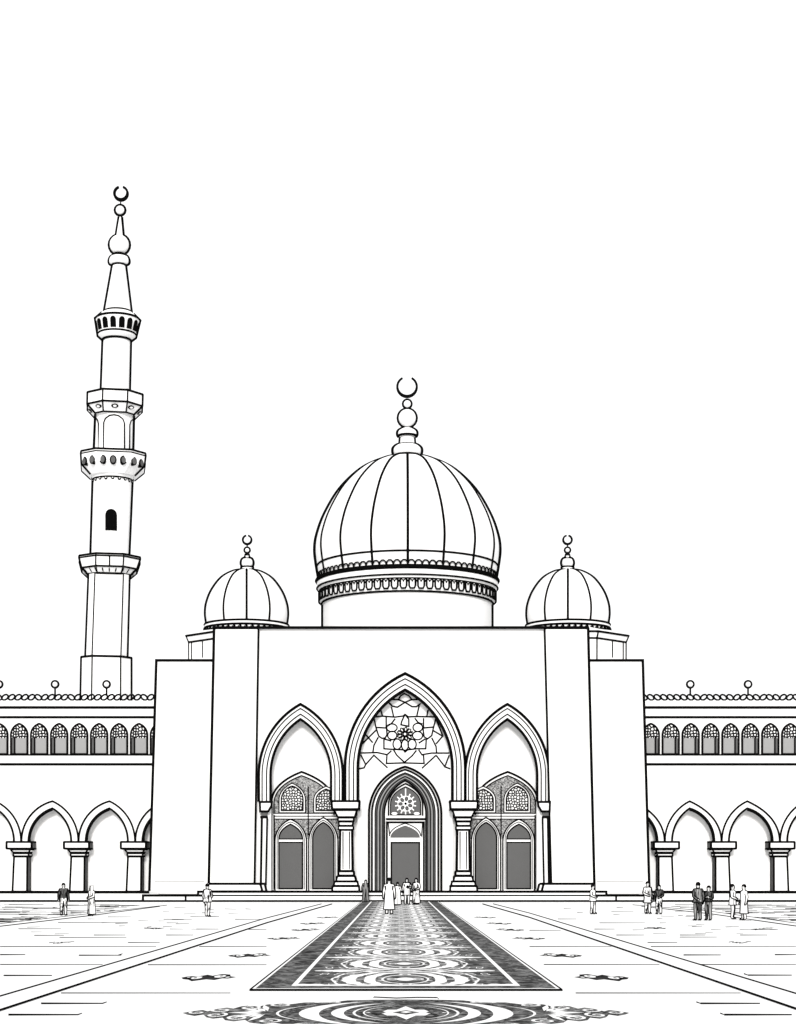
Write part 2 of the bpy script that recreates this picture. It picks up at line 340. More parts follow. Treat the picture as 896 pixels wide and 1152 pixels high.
# ------------------------------------------------------------------ floor medallion
def medallion():
    c = G(457, 1140); b = MB(); Q = lambda pts: [(c[0] + x, c[1] + y) for x, y in pts]
    up = [(-3.34, 0), (-3.24, .3), (-3.1, .55), (-3.0, .3), (-2.9, .8), (-2.78, 1.05), (-2.66, .85), (-2.58, 1.3), (-2.44, 1.5), (-2.3, 1.25), (-2.2, 1.7), (-2.0, 1.95), (-1.86, 1.7), (-1.62, 2.15), (-1.2, 2.15), (-.95, 2.6), (-.5, 2.75), (0, 2.8)]
    ring = up + [(-x, y) for x, y in up[::-1][1:]]
    full = ring + [(x, -y) for x, y in ring[::-1][1:-1]]
    b.sheet(Q(full), 0.004, INLAY)
    b.ribbon2 = None
    def cres(a0, a1, b0, b1, t, z, mat, n=16):
        for sg in (1, -1):
            A = []; B = []
            for i in range(n + 1):
                th = -t + 2 * t * i / n; k = math.cos(th / t * math.pi / 2) ** .6 if abs(th) < t else 0
                A.append((sg * a1 * math.cos(th), b1 * math.sin(th))); mid = (a0 + (a1 - a0) * (1 - k))
                B.append((sg * mid * math.cos(th), (b0 + (b1 - b0) * (1 - k)) * math.sin(th)))
            b.sheet(Q(A + B[::-1]), z, mat)
    cres(1.30, 1.60, 2.3, 2.45, R(68), .008, STONE)
    cres(.93, 1.12, 1.75, 1.95, R(72), .008, STONE)
    cres(.76, .80, 1.5, 1.56, R(85), .008, STONE); cres(.62, .645, 1.25, 1.30, R(80), .008, STONE); cres(1.9, 1.94, 2.2, 2.25, R(45), .008, STONE)
    # flame shaped centre
    dm = [(-.62, 0), (-.34, .25), (-.28, .55), (-.14, .55), (0, 1.25), (.14, .55), (.28, .55), (.34, .25), (.62, 0)]
    b.sheet(Q(dm + [(x, -y) for x, y in dm[::-1][1:-1]]), .008, STONE)
    d2 = [(-.2, 0), (0, .42), (.2, 0), (0, -.42)]; b.sheet(Q(d2), .012, INLAY); b.sheet(Q([(x * .45, y * .45) for x, y in d2]), .016, STONE)
    for sg in (1, -1):
        b.sheet(Q([(sg * .55, 0), (sg * .42, .4), (sg * .34, .15), (sg * .3, 0), (sg * .34, -.15), (sg * .42, -.4)]), .012, INLAY)
        # acanthus leaves
        for k in range(9):
            a = R(-72 + 18 * k); r0, r1 = .12, (.62 if k % 2 == 0 else .42)
            ca, sa = math.cos(a), math.sin(a) * 2.6
            bx, by = 2.05, 0
            n_ = (-math.sin(a) * .05, math.cos(a) * .16)
            b.sheet(Q([(sg * (bx + ca * r0), by + sa * r0), (sg * (bx + ca * r1 * .6 + n_[0]), by + sa * r1 * .6 + n_[1]), (sg * (bx + ca * r1), by + sa * r1), (sg * (bx + ca * r1 * .6 - n_[0]), by + sa * r1 * .6 - n_[1])]), .008, STONE)
        def scroll(x, y, rx, ry, turns, w, flip):
            q = []
            for k in range(22):
                t = k / 21; a = turns * 2 * math.pi * t * flip + (0 if flip > 0 else math.pi); r = .18 + .82 * t
                q.append((x + rx * r * math.cos(a), y + ry * r * math.sin(a)))
            for (xa, ya), (xb, yb) in zip(q[:-1], q[1:]):
                dx, dy = (xb - xa) / rx, (yb - ya) / ry; l = math.hypot(dx, dy) + 1e-9; nx, ny = -dy / l * w * rx, dx / l * w * ry
                b.sheet(Q([(sg * (xa + nx), ya + ny), (sg * (xb + nx), yb + ny), (sg * (xb - nx), yb - ny), (sg * (xa - nx), ya - ny)]), .010, STONE)
        for q in ((2.8, .45, .17, .40, 1.2, .16, 1), (2.8, -.45, .17, .40, 1.2, .16, -1), (2.42, .95, .18, .42, 1.3, .15, -1), (2.42, -.95, .18, .42, 1.3, .15, 1), (1.95, 1.5, .2, .34, 1.3, .14, 1), (1.95, -1.5, .2, .34, 1.3, .14, -1),
                  (3.12, .0, .12, .25, 1.1, .2, 1), (1.3, 2.1, .26, .22, 1.2, .14, -1), (1.3, -2.1, .26, .22, 1.2, .14, 1)): scroll(*q)
    # bracket above the centre
    br = [G(420, 1123.4), G(421, 1122.2), G(446, 1123.4), G(470, 1122.6), G(492, 1122.8), G(494, 1124.4)]
    for (xa, ya), (xb, yb) in zip(br[:-1], br[1:]): b.sheet([(xa, ya - .09), (xb, yb - .09), (xb, yb + .09), (xa, ya + .09)], .008, INK)
    o = b.build('floor_medallion', None, (c[0], c[1], 0))
    tag(o, 'broad dark medallion with scrolled leaf ends inlaid in the paving before the carpet', 'floor inlay')
medallion()

# ------------------------------------------------------------------ the mosque
YF = 132.0
mq = empty('mosque', (0.5, YF, 0)); MO = (0.5, YF, 0)
tag(mq, 'white domed mosque with a tall pointed central arch and two small side domes', 'mosque')
f0 = Fr(YF); fT = Fr(YF - .35); fB = Fr(YF + .8)
# steps
st = MB(); fs = Fr(YST); zt = 0.76; z1 = 0.5
fs.fill(st, [(161, 1007.2), (737, 1007.2), (737, 1015.2), (161, 1015.2)], WHITE, 0, 14)
fs.line(st, [(161, 1015.2), (161, 1007.6), (240, 1007.6)], 2.2); fs.line(st, [(737, 1015.2), (737, 1007.6), (664, 1007.6)], 2.2); fs.line(st, [(240, 1007.6), (664, 1007.6)], 1.3)
fs.line(st, [(0, 1016), (896, 1016)], 2.6, None, .06) if False else None
fs.line(st, [(158, 1014.5), (740, 1014.5)], 3.0, None, .06)
fs.line(st, [(209, 1007.6), (209, 1015)], 1.8); fs.line(st, [(693.5, 1007.6), (693.5, 1015)], 1.8)
f2 = Fr(YST + 1.2)
f2.fill(st, [(223, 1003.2), (682.5, 1003.2), (682.5, 1006.9), (223, 1006.9)], WHITE, 0, 12)
f2.line(st, [(223, 1006.9), (223, 1003.3), (682.5, 1003.3), (682.5, 1006.9)], 2.2)
st.build('steps', mq, MO)
# central wall with three arched openings
def arch_l(w=33.9): return arch(338.7, w - .2, w + .2, 809, 872, 902)
wall = MB()
IL = arch(338.6, 33.6, 35.2, 809, 872, 902, 16); IC = arch(456, 53, 53, 775.5, 866, 902, 18); IR = arch(570.6, 34.6, 33.8, 809, 872, 902, 16)
poly = [(288, 706), (614, 706), (620, 1003), (604.4, 1003)] + IR[::-1] + IC[::-1] + IL[::-1] + [(305, 1003), (286, 1003)]
f0.fill(wall, poly, WHITE, 0, .65)
f0.line(wall, [(241, 706.5), (662, 706.5)], 2.0, None, .42)
wall.build('facade_wall', mq, MO)
# archivolts
def archivolt(inner, outer, subs):
    m = MB()
    m.band(f0.P(outer), f0.P(inner), YF - .12, YF + .3, WHITE)
    for pts, w in subs: f0.line(m, pts, w, None, .17, False, .05)
    m.build('archivolt', mq, MO)
def arcset(cx, wl, wr, ya, ys, yb, steps):
    return [(arch(cx, wl - d, wr - d, ya + d * 1.28, ys, yb, 16), w) for d, w in steps]
archivolt(IL, arch(338.3, 46.9, 47.6, 791.5, 872, 902, 16), arcset(338.3, 46.9, 47.6, 792.5, 872, 902, [(0, 2.6), (3.8, 1.1), (8.8, 1.2), (13.2, 2.4)]))
archivolt(IR, arch(571.0, 47.4, 46.8, 791.5, 872, 902, 16), arcset(571.0, 47.4, 46.8, 792.5, 872, 902, [(0, 2.6), (3.8, 1.1), (8.8, 1.2), (13.2, 2.4)]))
archivolt(IC, arch(456, 68, 68, 757, 864, 902, 18), arcset(456, 67.6, 67.6, 758, 864, 902, [(0, 2.8), (4.6, 1.2), (9.6, 1.2), (14.4, 2.8)]))
# flanking towers, battered
for xs, xi in ((((241, 706.5), (291, 706.5), (286.5, 994), (235, 994)), 'l'), (((613, 706.5), (662, 706.5), (669, 994), (620.5, 994)), 'r')):
    t = MB(); fT.fill(t, xs, WHITE, 0, 18)
    q = list(xs)
    if xi == 'l': fT.line(t, [q[3], q[0]], 2.6); fT.line(t, [q[1], q[2], (286, 1003)], 2.0)
    else: fT.line(t, [q[1], q[2], (669, 1003)], 2.6); fT.line(t, [q[0], q[3], (620.5, 1003)], 2.0)
    fT.line(t, [(q[0][0] - 1.2, 706.5), (q[1][0] + 1.2, 706.5)], 2.4)
    fP = Fr(YF - .6)
    xa, xb = (235, 298) if xi == 'l' else (607, 669)
    fP.fill(t, [(xa, 994.2), (xb, 994.2), (xb + (1.5 if xi == 'l' else 0), 1003), (xa - (0 if xi == 'l' else 1.5), 1003)], WHITE, 0, 2)
    fP.line(t, [(xa, 994.4), (xb, 994.4)], 2.2)
    fP.line(t, [(xb - 5, 994.4), (xb - 2.6, 1003)] if xi == 'l' else [(xa + 5, 994.4), (xa + 2.6, 1003)], 2.2)
    fP.line(t, [(xb, 994.4), (xb + 2, 1003)] if xi == 'l' else [(xa, 994.4), (xa - 2, 1003)], 2.2)
    fP.line(t, [(xa, 1003), (xb, 1003)], 2)
    t.build('flank_tower', mq, MO)
# lower side blocks
fW = Fr(YF + .4)
for xs in (((176, 743), (244, 743), (240, 1005.5), (168, 1005.5)), ((660, 743), (723.5, 743), (731, 1005.5), (664, 1005.5))):
    t = MB(); fW.fill(t, xs, WHITE, 0, 16); l = xs[0][0] < 300
    if l: fW.line(t, [xs[3], xs[0], xs[1]], 2.5); fW.line(t, [(174, 992), (230, 992)], .7, PANE)
    else: fW.line(t, [xs[0], xs[1], xs[2]], 2.5); fW.line(t, [(672, 992), (724, 992)], .7, PANE)
    t.build('side_block', mq, MO)
hb = MB(); fH = Fr(YF + 1.1); fH.fill(hb, [(252, 712), (652, 712), (652, 1003), (252, 1003)], WHITE, 0, 26)
fH.line(hb, [(298, 1001.5), (612, 1001.5)], 2.6, None, .05)
hb.build('prayer_hall', mq, MO)
# porch floor line
# stained tympanum
ty = MB(); s8 = 8.145
ZT = lambda x, y: (400 + x / s8 * 1.0, 770 + y / s8)
raw = [[(395, 140), (415, 105), (450, 85), (490, 105), (515, 135)], [(330, 140), (395, 140), (455, 165), (515, 140), (570, 140)],
 [(305, 165), (340, 200), (385, 210), (455, 165), (520, 205), (560, 205), (600, 175)], [(330, 205), (352, 300)], [(585, 195), (562, 295)], [(232, 225), (248, 290)], [(665, 235), (655, 295)],
 [(165, 300), (250, 292), (365, 300), (440, 290), (455, 275), (485, 298), (560, 295), (735, 298)], [(455, 275), (425, 340), (418, 370), (490, 385), (490, 320), (455, 275)],
 [(283, 300), (283, 400)], [(625, 310), (625, 400)], [(170, 300), (190, 400), (215, 475), (245, 495), (275, 490), (290, 460), (285, 400), (190, 395)],
 [(740, 300), (715, 400), (700, 470), (660, 500), (630, 480), (620, 400), (715, 392)], [(190, 420), (120, 490), (60, 550)], [(90, 455), (160, 535)], [(715, 425), (800, 475), (740, 545)],
 [(165, 320), (90, 450)], [(740, 320), (800, 470)], [(210, 485), (170, 560), (160, 630)], [(700, 490), (740, 570), (745, 630)],
 [(262, 495), (262, 590), (330, 595), (440, 600), (455, 620), (480, 600), (560, 590), (645, 590), (650, 500)], [(35, 630), (200, 625), (290, 645), (330, 610)], [(580, 600), (610, 645), (700, 630), (860, 630)],
 [(50, 645), (95, 735), (170, 650), (295, 765)], [(95, 735), (80, 765), (30, 775)], [(740, 650), (610, 770)], [(740, 650), (820, 755), (860, 650)], [(820, 755), (870, 775)],
 [(290, 645), (285, 725), (440, 720), (630, 725), (625, 650), (610, 645)], [(350, 600), (380, 650), (450, 715), (520, 655), (560, 605)],
 [(365, 315), (330, 360), (290, 385)], [(545, 310), (575, 350), (615, 365)], [(640, 500), (580, 540)], [(262, 500), (330, 520)]]
fy = Fr(YF + .85)
ICb = arch(456, 53.5, 53.5, 774.5, 866, 1002.5, 18)
fy.fill(ty, ICb, WHITE, 0, .2)
for pl in raw: fy.line(ty, [ZT(*p) for p in pl], 1.45, INK, .04)
def ell(cx, cy, a, b, rot, n=16): return [(cx + a * math.cos(t) * math.cos(rot) - b * math.sin(t) * math.sin(rot), cy + a * math.cos(t) * math.sin(rot) + b * math.sin(t) * math.cos(rot)) for t in [2 * math.pi * k / n for k in range(n)]]
for cx, cy, a, b in [(335, 398, 48, 36), (338, 468, 42, 38), (383, 548, 38, 48), (455, 555, 32, 50), (520, 550, 38, 46), (570, 470, 46, 38), (572, 395, 44, 38)]:
    fy.line(ty, [ZT(*p) for p in ell(cx, cy, a, b, 0)], 1.3, INK, .04, True)
for k in range(9):
    a = 2 * math.pi * k / 9 + .3
    fy.line(ty, [ZT(455 + 12 * math.cos(a), 455 + 12 * math.sin(a)), ZT(455 + 78 * math.cos(a), 455 + 60 * math.sin(a))], 1.1, INK, .04)
    a2 = a + .35; fy.line(ty, [ZT(*p) for p in ell(455 + 52 * math.cos(a2), 455 + 44 * math.sin(a2), 20, 11, a2, 10)], 1.0, INK, .04, True)
fy.line(ty, [ZT(*p) for p in ell(455, 455, 18, 18, 0, 10)], 1.2, INK, .04, True)
ty.build('tympanum', mq, MO)
# main portal
fD = Fr(YF + 1.0)
po = MB()
def A(w, ya): return arch(456, w, w, ya, 916, 1003, 18)
fD.fill(po, A(40.5, 862.5), WHITE, .30, .3)
fD.line(po, A(40.6, 863), 2.2, None, .36)
po.band(fD.P(A(36.6, 867)), fD.P(A(23.6, 878)), fD.Y - .33, fD.Y - .1, MIDD)
for w, ya, lw, mt in [(37.6, 866, 1.5, INK), (35.2, 868.4, 1.1, WHITE), (33.6, 869.8, .7, INK), (31.8, 871.3, .6, INK), (30.2, 872.5, .9, PANE), (28.4, 874.1, .7, INK), (26.8, 875.5, .6, PANE), (25.4, 876.7, .5, INK), (23.4, 878.6, 1.7, INK)]:
    fD.line(po, A(w, ya), lw, mt, .38)
fD.line(po, A(18.5, 884)[1:-1] if False else arch(456.5, 19.2, 19.2, 882, 906, 918, 16), 1.5, None, .37)
pm = po.build('portal', mq, MO)
fl = MB(); fan = arch(456.5, 17, 17, 885.5, 905, 917, 16); fD.fill(fl, fan, DOOR, .34, .1); fD.line(fl, fan, 1.0, INK, .37, True)
cxx, cyy = 456.5, 904.5
for k in range(14):
    a = 2 * math.pi * k / 14 + math.pi / 2
    fD.line(fl, [(cxx + 8 * math.cos(a), cyy - 8 * math.sin(a)), (cxx + (12 if k else 17) * math.cos(a), min(916.5, cyy - (12 if k else 17) * math.sin(a)))], 1.1, WHITE, .38)
fD.fill(fl, ell(cxx, cyy, 9.0, 8.8, 0, 28), WHITE, .385)
for k in range(7):
    a = 2 * math.pi * k / 7 + .5
    fD.fill(fl, ell(cxx + 5.7 * math.cos(a), cyy - 5.5 * math.sin(a), 2.5, 1.9, -a, 10), DOOR, .40); fD.line(fl, ell(cxx + 5.7 * math.cos(a), cyy - 5.5 * math.sin(a), 2.3, 1.7, -a, 10), .5, INK, .41, True)
fD.fill(fl, ell(cxx, cyy, 1.5, 1.5, 0, 10), INK, .40)
for x in (444, 469): fD.fill(fl, ell(x, 915.6, 3.4, 1.6, 0, 8), WHITE, .40)
fl.build('fanlight', pm, MO)
li = MB()
fD.line(li, [(434.5, 921.8), (478.5, 921.8)], 2.0, None, .37); fD.line(li, [(435.5, 1003), (435.5, 925.4), (477, 925.4), (477, 1003)], 1.8, None, .37)
lob = arch(456, 17.5, 17.5, 928, 942.6, 942.6, 14)
fD.fill(li, lob, DOOR, .345, .1); fD.line(li, lob, 1.6, WHITE, .38); fD.line(li, [(p[0], p[1] - 1.4) for p in lob], 1.0, INK, .39)
fD.line(li, [(437, 926), (439, 942)], 1.0, None, .37); fD.line(li, [(475.5, 926), (474.5, 942)], 1.0, None, .37)
li.build('lintel', pm, MO)
dl = MB(); fD.fill(dl, [(440.5, 948), (472, 948), (472, 1003), (440.5, 1003)], DOOR, .35, .1); fD.line(dl, [(440.5, 1003), (440.5, 948.2), (472, 948.2), (472, 1003)], 1.5, None, .37)
dl.build('door_leaf', pm, MO)
# lattice entrance screens under the side arches
def screen(mir):
    mx = (lambda x: 911.0 - x) if mir else (lambda x: x)
    mp = lambda pts: [(mx(x), y) for x, y in pts]
    s_ = MB(); out = arch(339.5, 34.2, 36.5, 868.5, 904, 917, 16)
    fB.fill(s_, mp(out), WHITE, 0, .3); fB.fill(s_, mp([(305.3, 917.2), (382, 917.2), (382, 1001.5), (305.3, 1001.5)]), WHITE, 0, .3)
    # hatched spandrels
    fB.fill(s_, mp([(min(x, 382), y) for x, y in arch(339.4, 31, 33.5, 872.8, 904, 917, 14)]), HATCH_V, .03, .1)
    fB.line(s_, mp(out), 2.0, None, .05)
    fB.line(s_, mp([(min(x, 380), y) for x, y in arch(339.4, 31, 33.5, 872.8, 904, 916, 14)]), 1.2, None, .06)
    fB.fill(s_, mp([(309, 922), (382, 922), (382, 944), (309, 944)]), HATCH_V, .03, .1)
    fB.fill(s_, mp([(308, 915), (382, 915), (382, 921.5), (308, 921.5)]), WHITE, .05, .1)
    for y in (915.2, 918.4, 921.6): fB.line(s_, mp([(308, y), (382, y)]), 1.0, None, .07)
    for x, y0, y1, w in [(308.6, 917, 1001, 1.6), (305.8, 902, 1001, 1.6), (347, 885, 940, 1.2), (312, 944, 1001, .9)]: fB.line(s_, mp([(x, y0), (x, y1)]), w, None, .06)
    fB.fill(s_, mp([(308.5, 1001), (382, 1001), (382, 1003), (308.5, 1003)]), WHITE, .05)
    ob = s_.build('entrance_screen', mq, MO)
    for cx, wl, wr, ya in ((329, 12.2, 12.2, 884.5), (367, 11.2, 12.5, 888)):
        w = MB()
        o1 = arch(cx, wl + 2.6, wr + 2.6, ya - 3.2, 900, 914.6, 12); o2 = arch(cx, wl, wr, ya, 900, 912, 12)
        fB.fill(w, mp(o1), WHITE, .07); fB.line(w, mp(o1), 1.1, None, .09, True); fB.fill(w, mp(o2), FRETWORK, .09); fB.line(w, mp(o2), 1.3, None, .11, True)
        w.build('lattice_window', ob, MO)
    for cx, wl, wr, ya, bar in ((327, 13, 13.6, 927.5, 946), (364, 12, 12, 925.5, None)):
        w = MB()
        o1 = arch(cx, wl + 4.4, wr + 4.4, ya - 5.6, 947, 1002, 12); o2 = arch(cx, wl, wr, ya, 944, 1000, 12)
        fB.fill(w, mp(o1), WHITE, .08); fB.line(w, mp(o1), 1.4, None, .1); fB.line(w, mp(arch(cx, wl + 2, wr + 2, ya - 2.6, 945, 1000.8, 12)), .8, None, .1)
        fB.fill(w, mp(o2), DOOR, .1); fB.line(w, mp(o2), 1.4, None, .12, True)
        if bar:
            fB.fill(w, mp([(cx - wl, bar - 1.6), (cx + wr, bar - 1.6), (cx + wr, bar + 1.6), (cx - wl, bar + 1.6)]), WHITE, .13)
            for d in (-1.8, 1.8): fB.line(w, mp([(cx - wl, bar + d), (cx + wr, bar + d)]), 1.1, None, .14)
        w.build('door_leaf', ob, MO)
screen(False); screen(True)
# big free-standing columns
def tier(m, fr, x0, y0, x1, y1, x2=None, x3=None, w=2.0, dk=0):
    """square tier; top edge x0..x1, bottom edge x2..x3"""
    x2 = x0 if x2 is None else x2; x3 = x1 if x3 is None else x3
    cx = fr.X((x0 + x1) / 2); cy = fr.Y
    def sq(xa, xb, y):
        h = (xb - xa) / 2 * fr.s; c = fr.X((xa + xb) / 2); z = fr.Z(y)
        return [(c - h, cy - h, z), (c + h, cy - h, z), (c + h, cy + h, z), (c - h, cy + h, z)]
    a, b = sq(x0, x1, y0), sq(x2, x3, y1)
    m.loft([b, a], WHITE)
    r = w * LW * fr.s / 2
    for ring in (a, b): m.tube(ring, r, INK, 6, True)
    for k in range(4): m.tube([a[k], b[k]], r, INK, 6)
    if dk:                                      # shading of the side turned to the mosque, put on as a dark plate
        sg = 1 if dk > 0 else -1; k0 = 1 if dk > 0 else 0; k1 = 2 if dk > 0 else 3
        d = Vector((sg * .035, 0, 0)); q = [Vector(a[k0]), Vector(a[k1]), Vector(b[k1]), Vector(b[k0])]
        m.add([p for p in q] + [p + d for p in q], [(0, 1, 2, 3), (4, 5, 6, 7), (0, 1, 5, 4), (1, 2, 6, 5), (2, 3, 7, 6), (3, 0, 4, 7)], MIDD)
fC = Fr(YF + .25)
def column(mir):
    root = None
    mx = (lambda a, b: (911 - b, 911 - a)) if mir else (lambda a, b: (a, b))
    c = MB()
    def T(y0, y1, a, b, a2=None, b2=None, w=2.0):
        p = mx(a, b); q = mx(a2, b2) if a2 else (None, None); tier(c, fC, p[0], y0, p[1], y1, q[0], q[1], w)
    T(934, 980, 383.2, 396.4, 382.6, 397, 2.2)
    for x in ((386.3, 393.4)): 
        x = 911 - x if mir else x
        hh = 6.6 * fC.s; c.tube([(fC.X(x), fC.Y - hh - .02, fC.Z(936)), (fC.X(x), fC.Y - hh - .02, fC.Z(978))], .045, INK)
    ob = c.build('column', mq, MO)
    c = MB(); T(902, 911, 373.6, 405, 374.4, 404.4, 2.4); T(912, 919.6, 376.6, 402, 380.5, 399.4, 2.0); T(920.6, 924, 380.8, 398.2, None, None, 1.6); T(925, 929, 381.6, 397.4, 382, 397, 1.6); T(930, 933.5, 381.2, 397.8, None, None, 1.4)
    c.build('capital', ob, MO)
    c = MB(); T(980.6, 985, 381.2, 398.4, None, None, 2.0); T(986, 991.5, 380, 399.6, 378.6, 401, 2.0); T(992, 996.5, 377.2, 402.6, 376, 403.6, 2.0); T(997.2, 1002.8, 374.8, 404.4, 374.4, 404.8, 2.0)
    c.build('base', ob, MO)
column(False); column(True)
def pilaster(mir):
    mx = (lambda x: 911.5 - x) if mir else (lambda x: x)
    mp = lambda pts: [(mx(x), y) for x, y in pts]
    fp = Fr(YF - .45)
    c = MB(); fp.fill(c, mp([(294.6, 919), (300.8, 919), (299, 996), (293.6, 996)]), WHITE, 0, .5); fp.line(c, mp([(294.8, 919), (293.6, 996)]), 2.2); fp.line(c, mp([(300.8, 919), (299.2, 996)]), 1.8)
    ob = c.build('pilaster', mq, MO)
    c = MB(); fp.fill(c, mp([(292.6, 902.4), (306, 902.4), (305.6, 908), (302, 913), (293, 913)]), WHITE, .1, .5); fp.line(c, mp([(292.6, 902.4), (306, 902.4), (305.6, 907), (302, 913), (293, 913)]), 2.1, None, .14, True)
    fp.fill(c, mp([(294, 914), (301, 914), (300, 919.4), (294, 919.4)]), MIDD, .05, .5); fp.line(c, mp([(293, 919.4), (301.4, 919.4)]), 2.2, None, .1)
    c.build('capital', ob, MO)
pilaster(False); pilaster(True)

# ------------------------------------------------------------------ domes
def ringpts(cx, cy, r, z, n=48, a0=0): return [(cx + r * math.sin(a0 + 2 * math.pi * k / n), cy - r * math.cos(a0 + 2 * math.pi * k / n), z) for k in range(n)]
def smooth_profile(pts, n=5):
    out = []; P = [Vector(p) for p in pts]
    for i in range(len(P) - 1):
        p0 = P[max(0, i - 1)]; p1 = P[i]; p2 = P[i + 1]; p3 = P[min(len(P) - 1, i + 2)]
        for k in range(n):
            t = k / n
            out.append(tuple(.5 * ((2 * p1) + (p2 - p0) * t + (2 * p0 - 5 * p1 + 4 * p2 - p3) * t * t + (3 * p1 - p0 - 3 * p2 + p3) * t ** 3)))
    out.append(tuple(P[-1])); return out
def lathe_px(m, fr, cx, prof, mat=WHITE, n=40, w=0, smooth=True):
    """prof: (half width px, y px). outline pen strokes left and right of the axis"""
    X = fr.X(cx); rings = [ringpts(X, fr.Y, max(.001, r * fr.s), fr.Z(y), n) for r, y in prof]
    m.loft(rings, mat, True, smooth)
    if w:
        ww = w * LW * fr.s
        for sg in (1, -1):
            m.ribbon([(X + sg * (r * fr.s + ww * .25), fr.Z(y)) for r, y in prof], ww * 1.75, fr.Y - .03, fr.Y + .03, INK)
def rings_px(m, fr, cx, r, y, w, mat=None, n=48): m.tube(ringpts(fr.X(cx), fr.Y, r * fr.s, fr.Z(y), n), w * LW * fr.s / 2, mat or INK, 6, True)
def crescent(m, fr, cx, cy, r, w, gap, rmin=.55, n=22):
    """open ring, horns upwards, thickest at the foot"""
    A_ = []; B_ = []
    for i in range(n + 1):
        t = -math.pi / 2 + (math.pi - gap) * (2 * i / n - 1)
        k = w * (rmin + (1 - rmin) * (1 - abs(2 * i / n - 1) ** 1.6))
        A_.append((fr.X(cx) + (r + k * .5) * fr.s * math.cos(t), fr.Z(cy) + (r + k * .5) * fr.s * math.sin(t)))
        B_.append((fr.X(cx) + (r - k * .5) * fr.s * math.cos(t), fr.Z(cy) + (r - k * .5) * fr.s * math.sin(t)))
    m.band(A_, B_, fr.Y - w * fr.s * .5, fr.Y + w * fr.s * .5, INK)
def circle_ball(m, fr, cx, cy, r, w, n=20):
    lathe_px(m, fr, cx, [(r * math.sin(math.pi * k / 12), cy - r * math.cos(math.pi * k / 12)) for k in range(13)], WHITE, 20)
    m.ribbon([(fr.X(cx) + (r + .2) * fr.s * math.cos(2 * math.pi * k / n), fr.Z(cy) + (r + .2) * fr.s * math.sin(2 * math.pi * k / n)) for k in range(n)], w * LW * fr.s * 1.7, fr.Y - .04, fr.Y + .04, INK, True)
# central dome
fM = Fr(146.0); cx = 458.5
dr = MB(); lathe_px(dr, fM, cx, [(94.6, 672), (94.6, 722)], WHITE, 64, 2.0)
for sg in (-1, 1): pass
dome = MB()
prof = smooth_profile([(14, 514.6), (30, 518), (52, 529), (75, 551), (92, 579), (100.6, 602), (103, 618), (101.6, 634), (98.6, 652)], 6)
lathe_px(dome, fM, cx, prof, WHITE, 96)
for k in range(16):
    a = 2 * math.pi * k / 16; sil = k in (4, 12)
    pts = [(fM.X(cx) + (r + (.5 + 1.1 * max(0, (640 - y) / 125) if sil else .1)) * fM.s * math.sin(a), fM.Y - (r + .1) * fM.s * math.cos(a), fM.Z(y)) for r, y in prof]
    dome.tube(pts, (2.5 if sil else 1.25) * LW * fM.s, INK, 6)
rings_px(dome, fM, cx, 101.4, 637.5, 2.0)
od = dome.build('dome', mq, MO)
dr.build('drum', od, MO)
tr = MB()
lathe_px(tr, fM, cx, [(98.8, 650), (101.8, 654), (101.8, 662), (99.6, 665.5), (99.4, 676), (96, 680.5)], WHITE, 96)
rings_px(tr, fM, cx, 101.4, 654.5, 4.8); rings_px(tr, fM, cx, 101.8, 663, 1.8); rings_px(tr, fM, cx, 99.6, 666.6, 1.4); rings_px(tr, fM, cx, 96.4, 680, 2.2)
for n_sc, R_px, yb, h, lw in ((82, 101.2, 652.5, 5.2, 1.5), (66, 99.6, 667, 10.5, 1.9), (132, 99.9, 670.6, 2.6, 1.1)):
    for k in range(n_sc):
        a = 2 * math.pi * (k + .5) / n_sc
        if math.cos(a) < -.35: continue
        if h < 8: sh = [(-.5, 0), (-.38, .7), (-.15, 1), (.15, 1), (.38, .7), (.5, 0)]; sg = -1
        else: sh = [(-.36, 0), (-.36, .75), (-.22, 1), (.22, 1), (.36, .75), (.36, 0)]; sg = 1
        tr.tube([(fM.X(cx) + R_px * fM.s * math.sin(a + u * 2 * math.pi / n_sc), fM.Y - R_px * fM.s * math.cos(a + u * 2 * math.pi / n_sc), fM.Z(yb + sg * h * v)) for u, v in sh], lw * LW * fM.s / 2, INK, 5)
tr.build('dentil_band', od, MO)
fi = MB()
lathe_px(fi, fM, 458.4, smooth_profile([(12, 514), (14.8, 510.5), (15.2, 505), (12, 501.5), (8.4, 500)], 4), WHITE, 28, 2.2)
lathe_px(fi, fM, 458.4, [(8.2, 500.6), (7.6, 492)], WHITE, 24, 1.6)
lathe_px(fi, fM, 458.4, smooth_profile([(8.6, 491.5), (10.2, 489), (9.6, 485), (5, 482), (2.4, 481)], 4), WHITE, 24, 2.0)
rings_px(fi, fM, 458.4, 9.8, 490.4, 2.4, None, 24); rings_px(fi, fM, 458.4, 14.2, 513, 2.4, None, 28); rings_px(fi, fM, 458.4, 9, 500.2, 1.6, None, 24)
circle_ball(fi, fM, 458.4, 470.3, 9.8, 2.1); circle_ball(fi, fM, 458.4, 454.4, 4, 2.0, 14)
crescent(fi, fM, 458.2, 435, 11.0, 3.2, R(28))
fi.build('finial', od, MO)
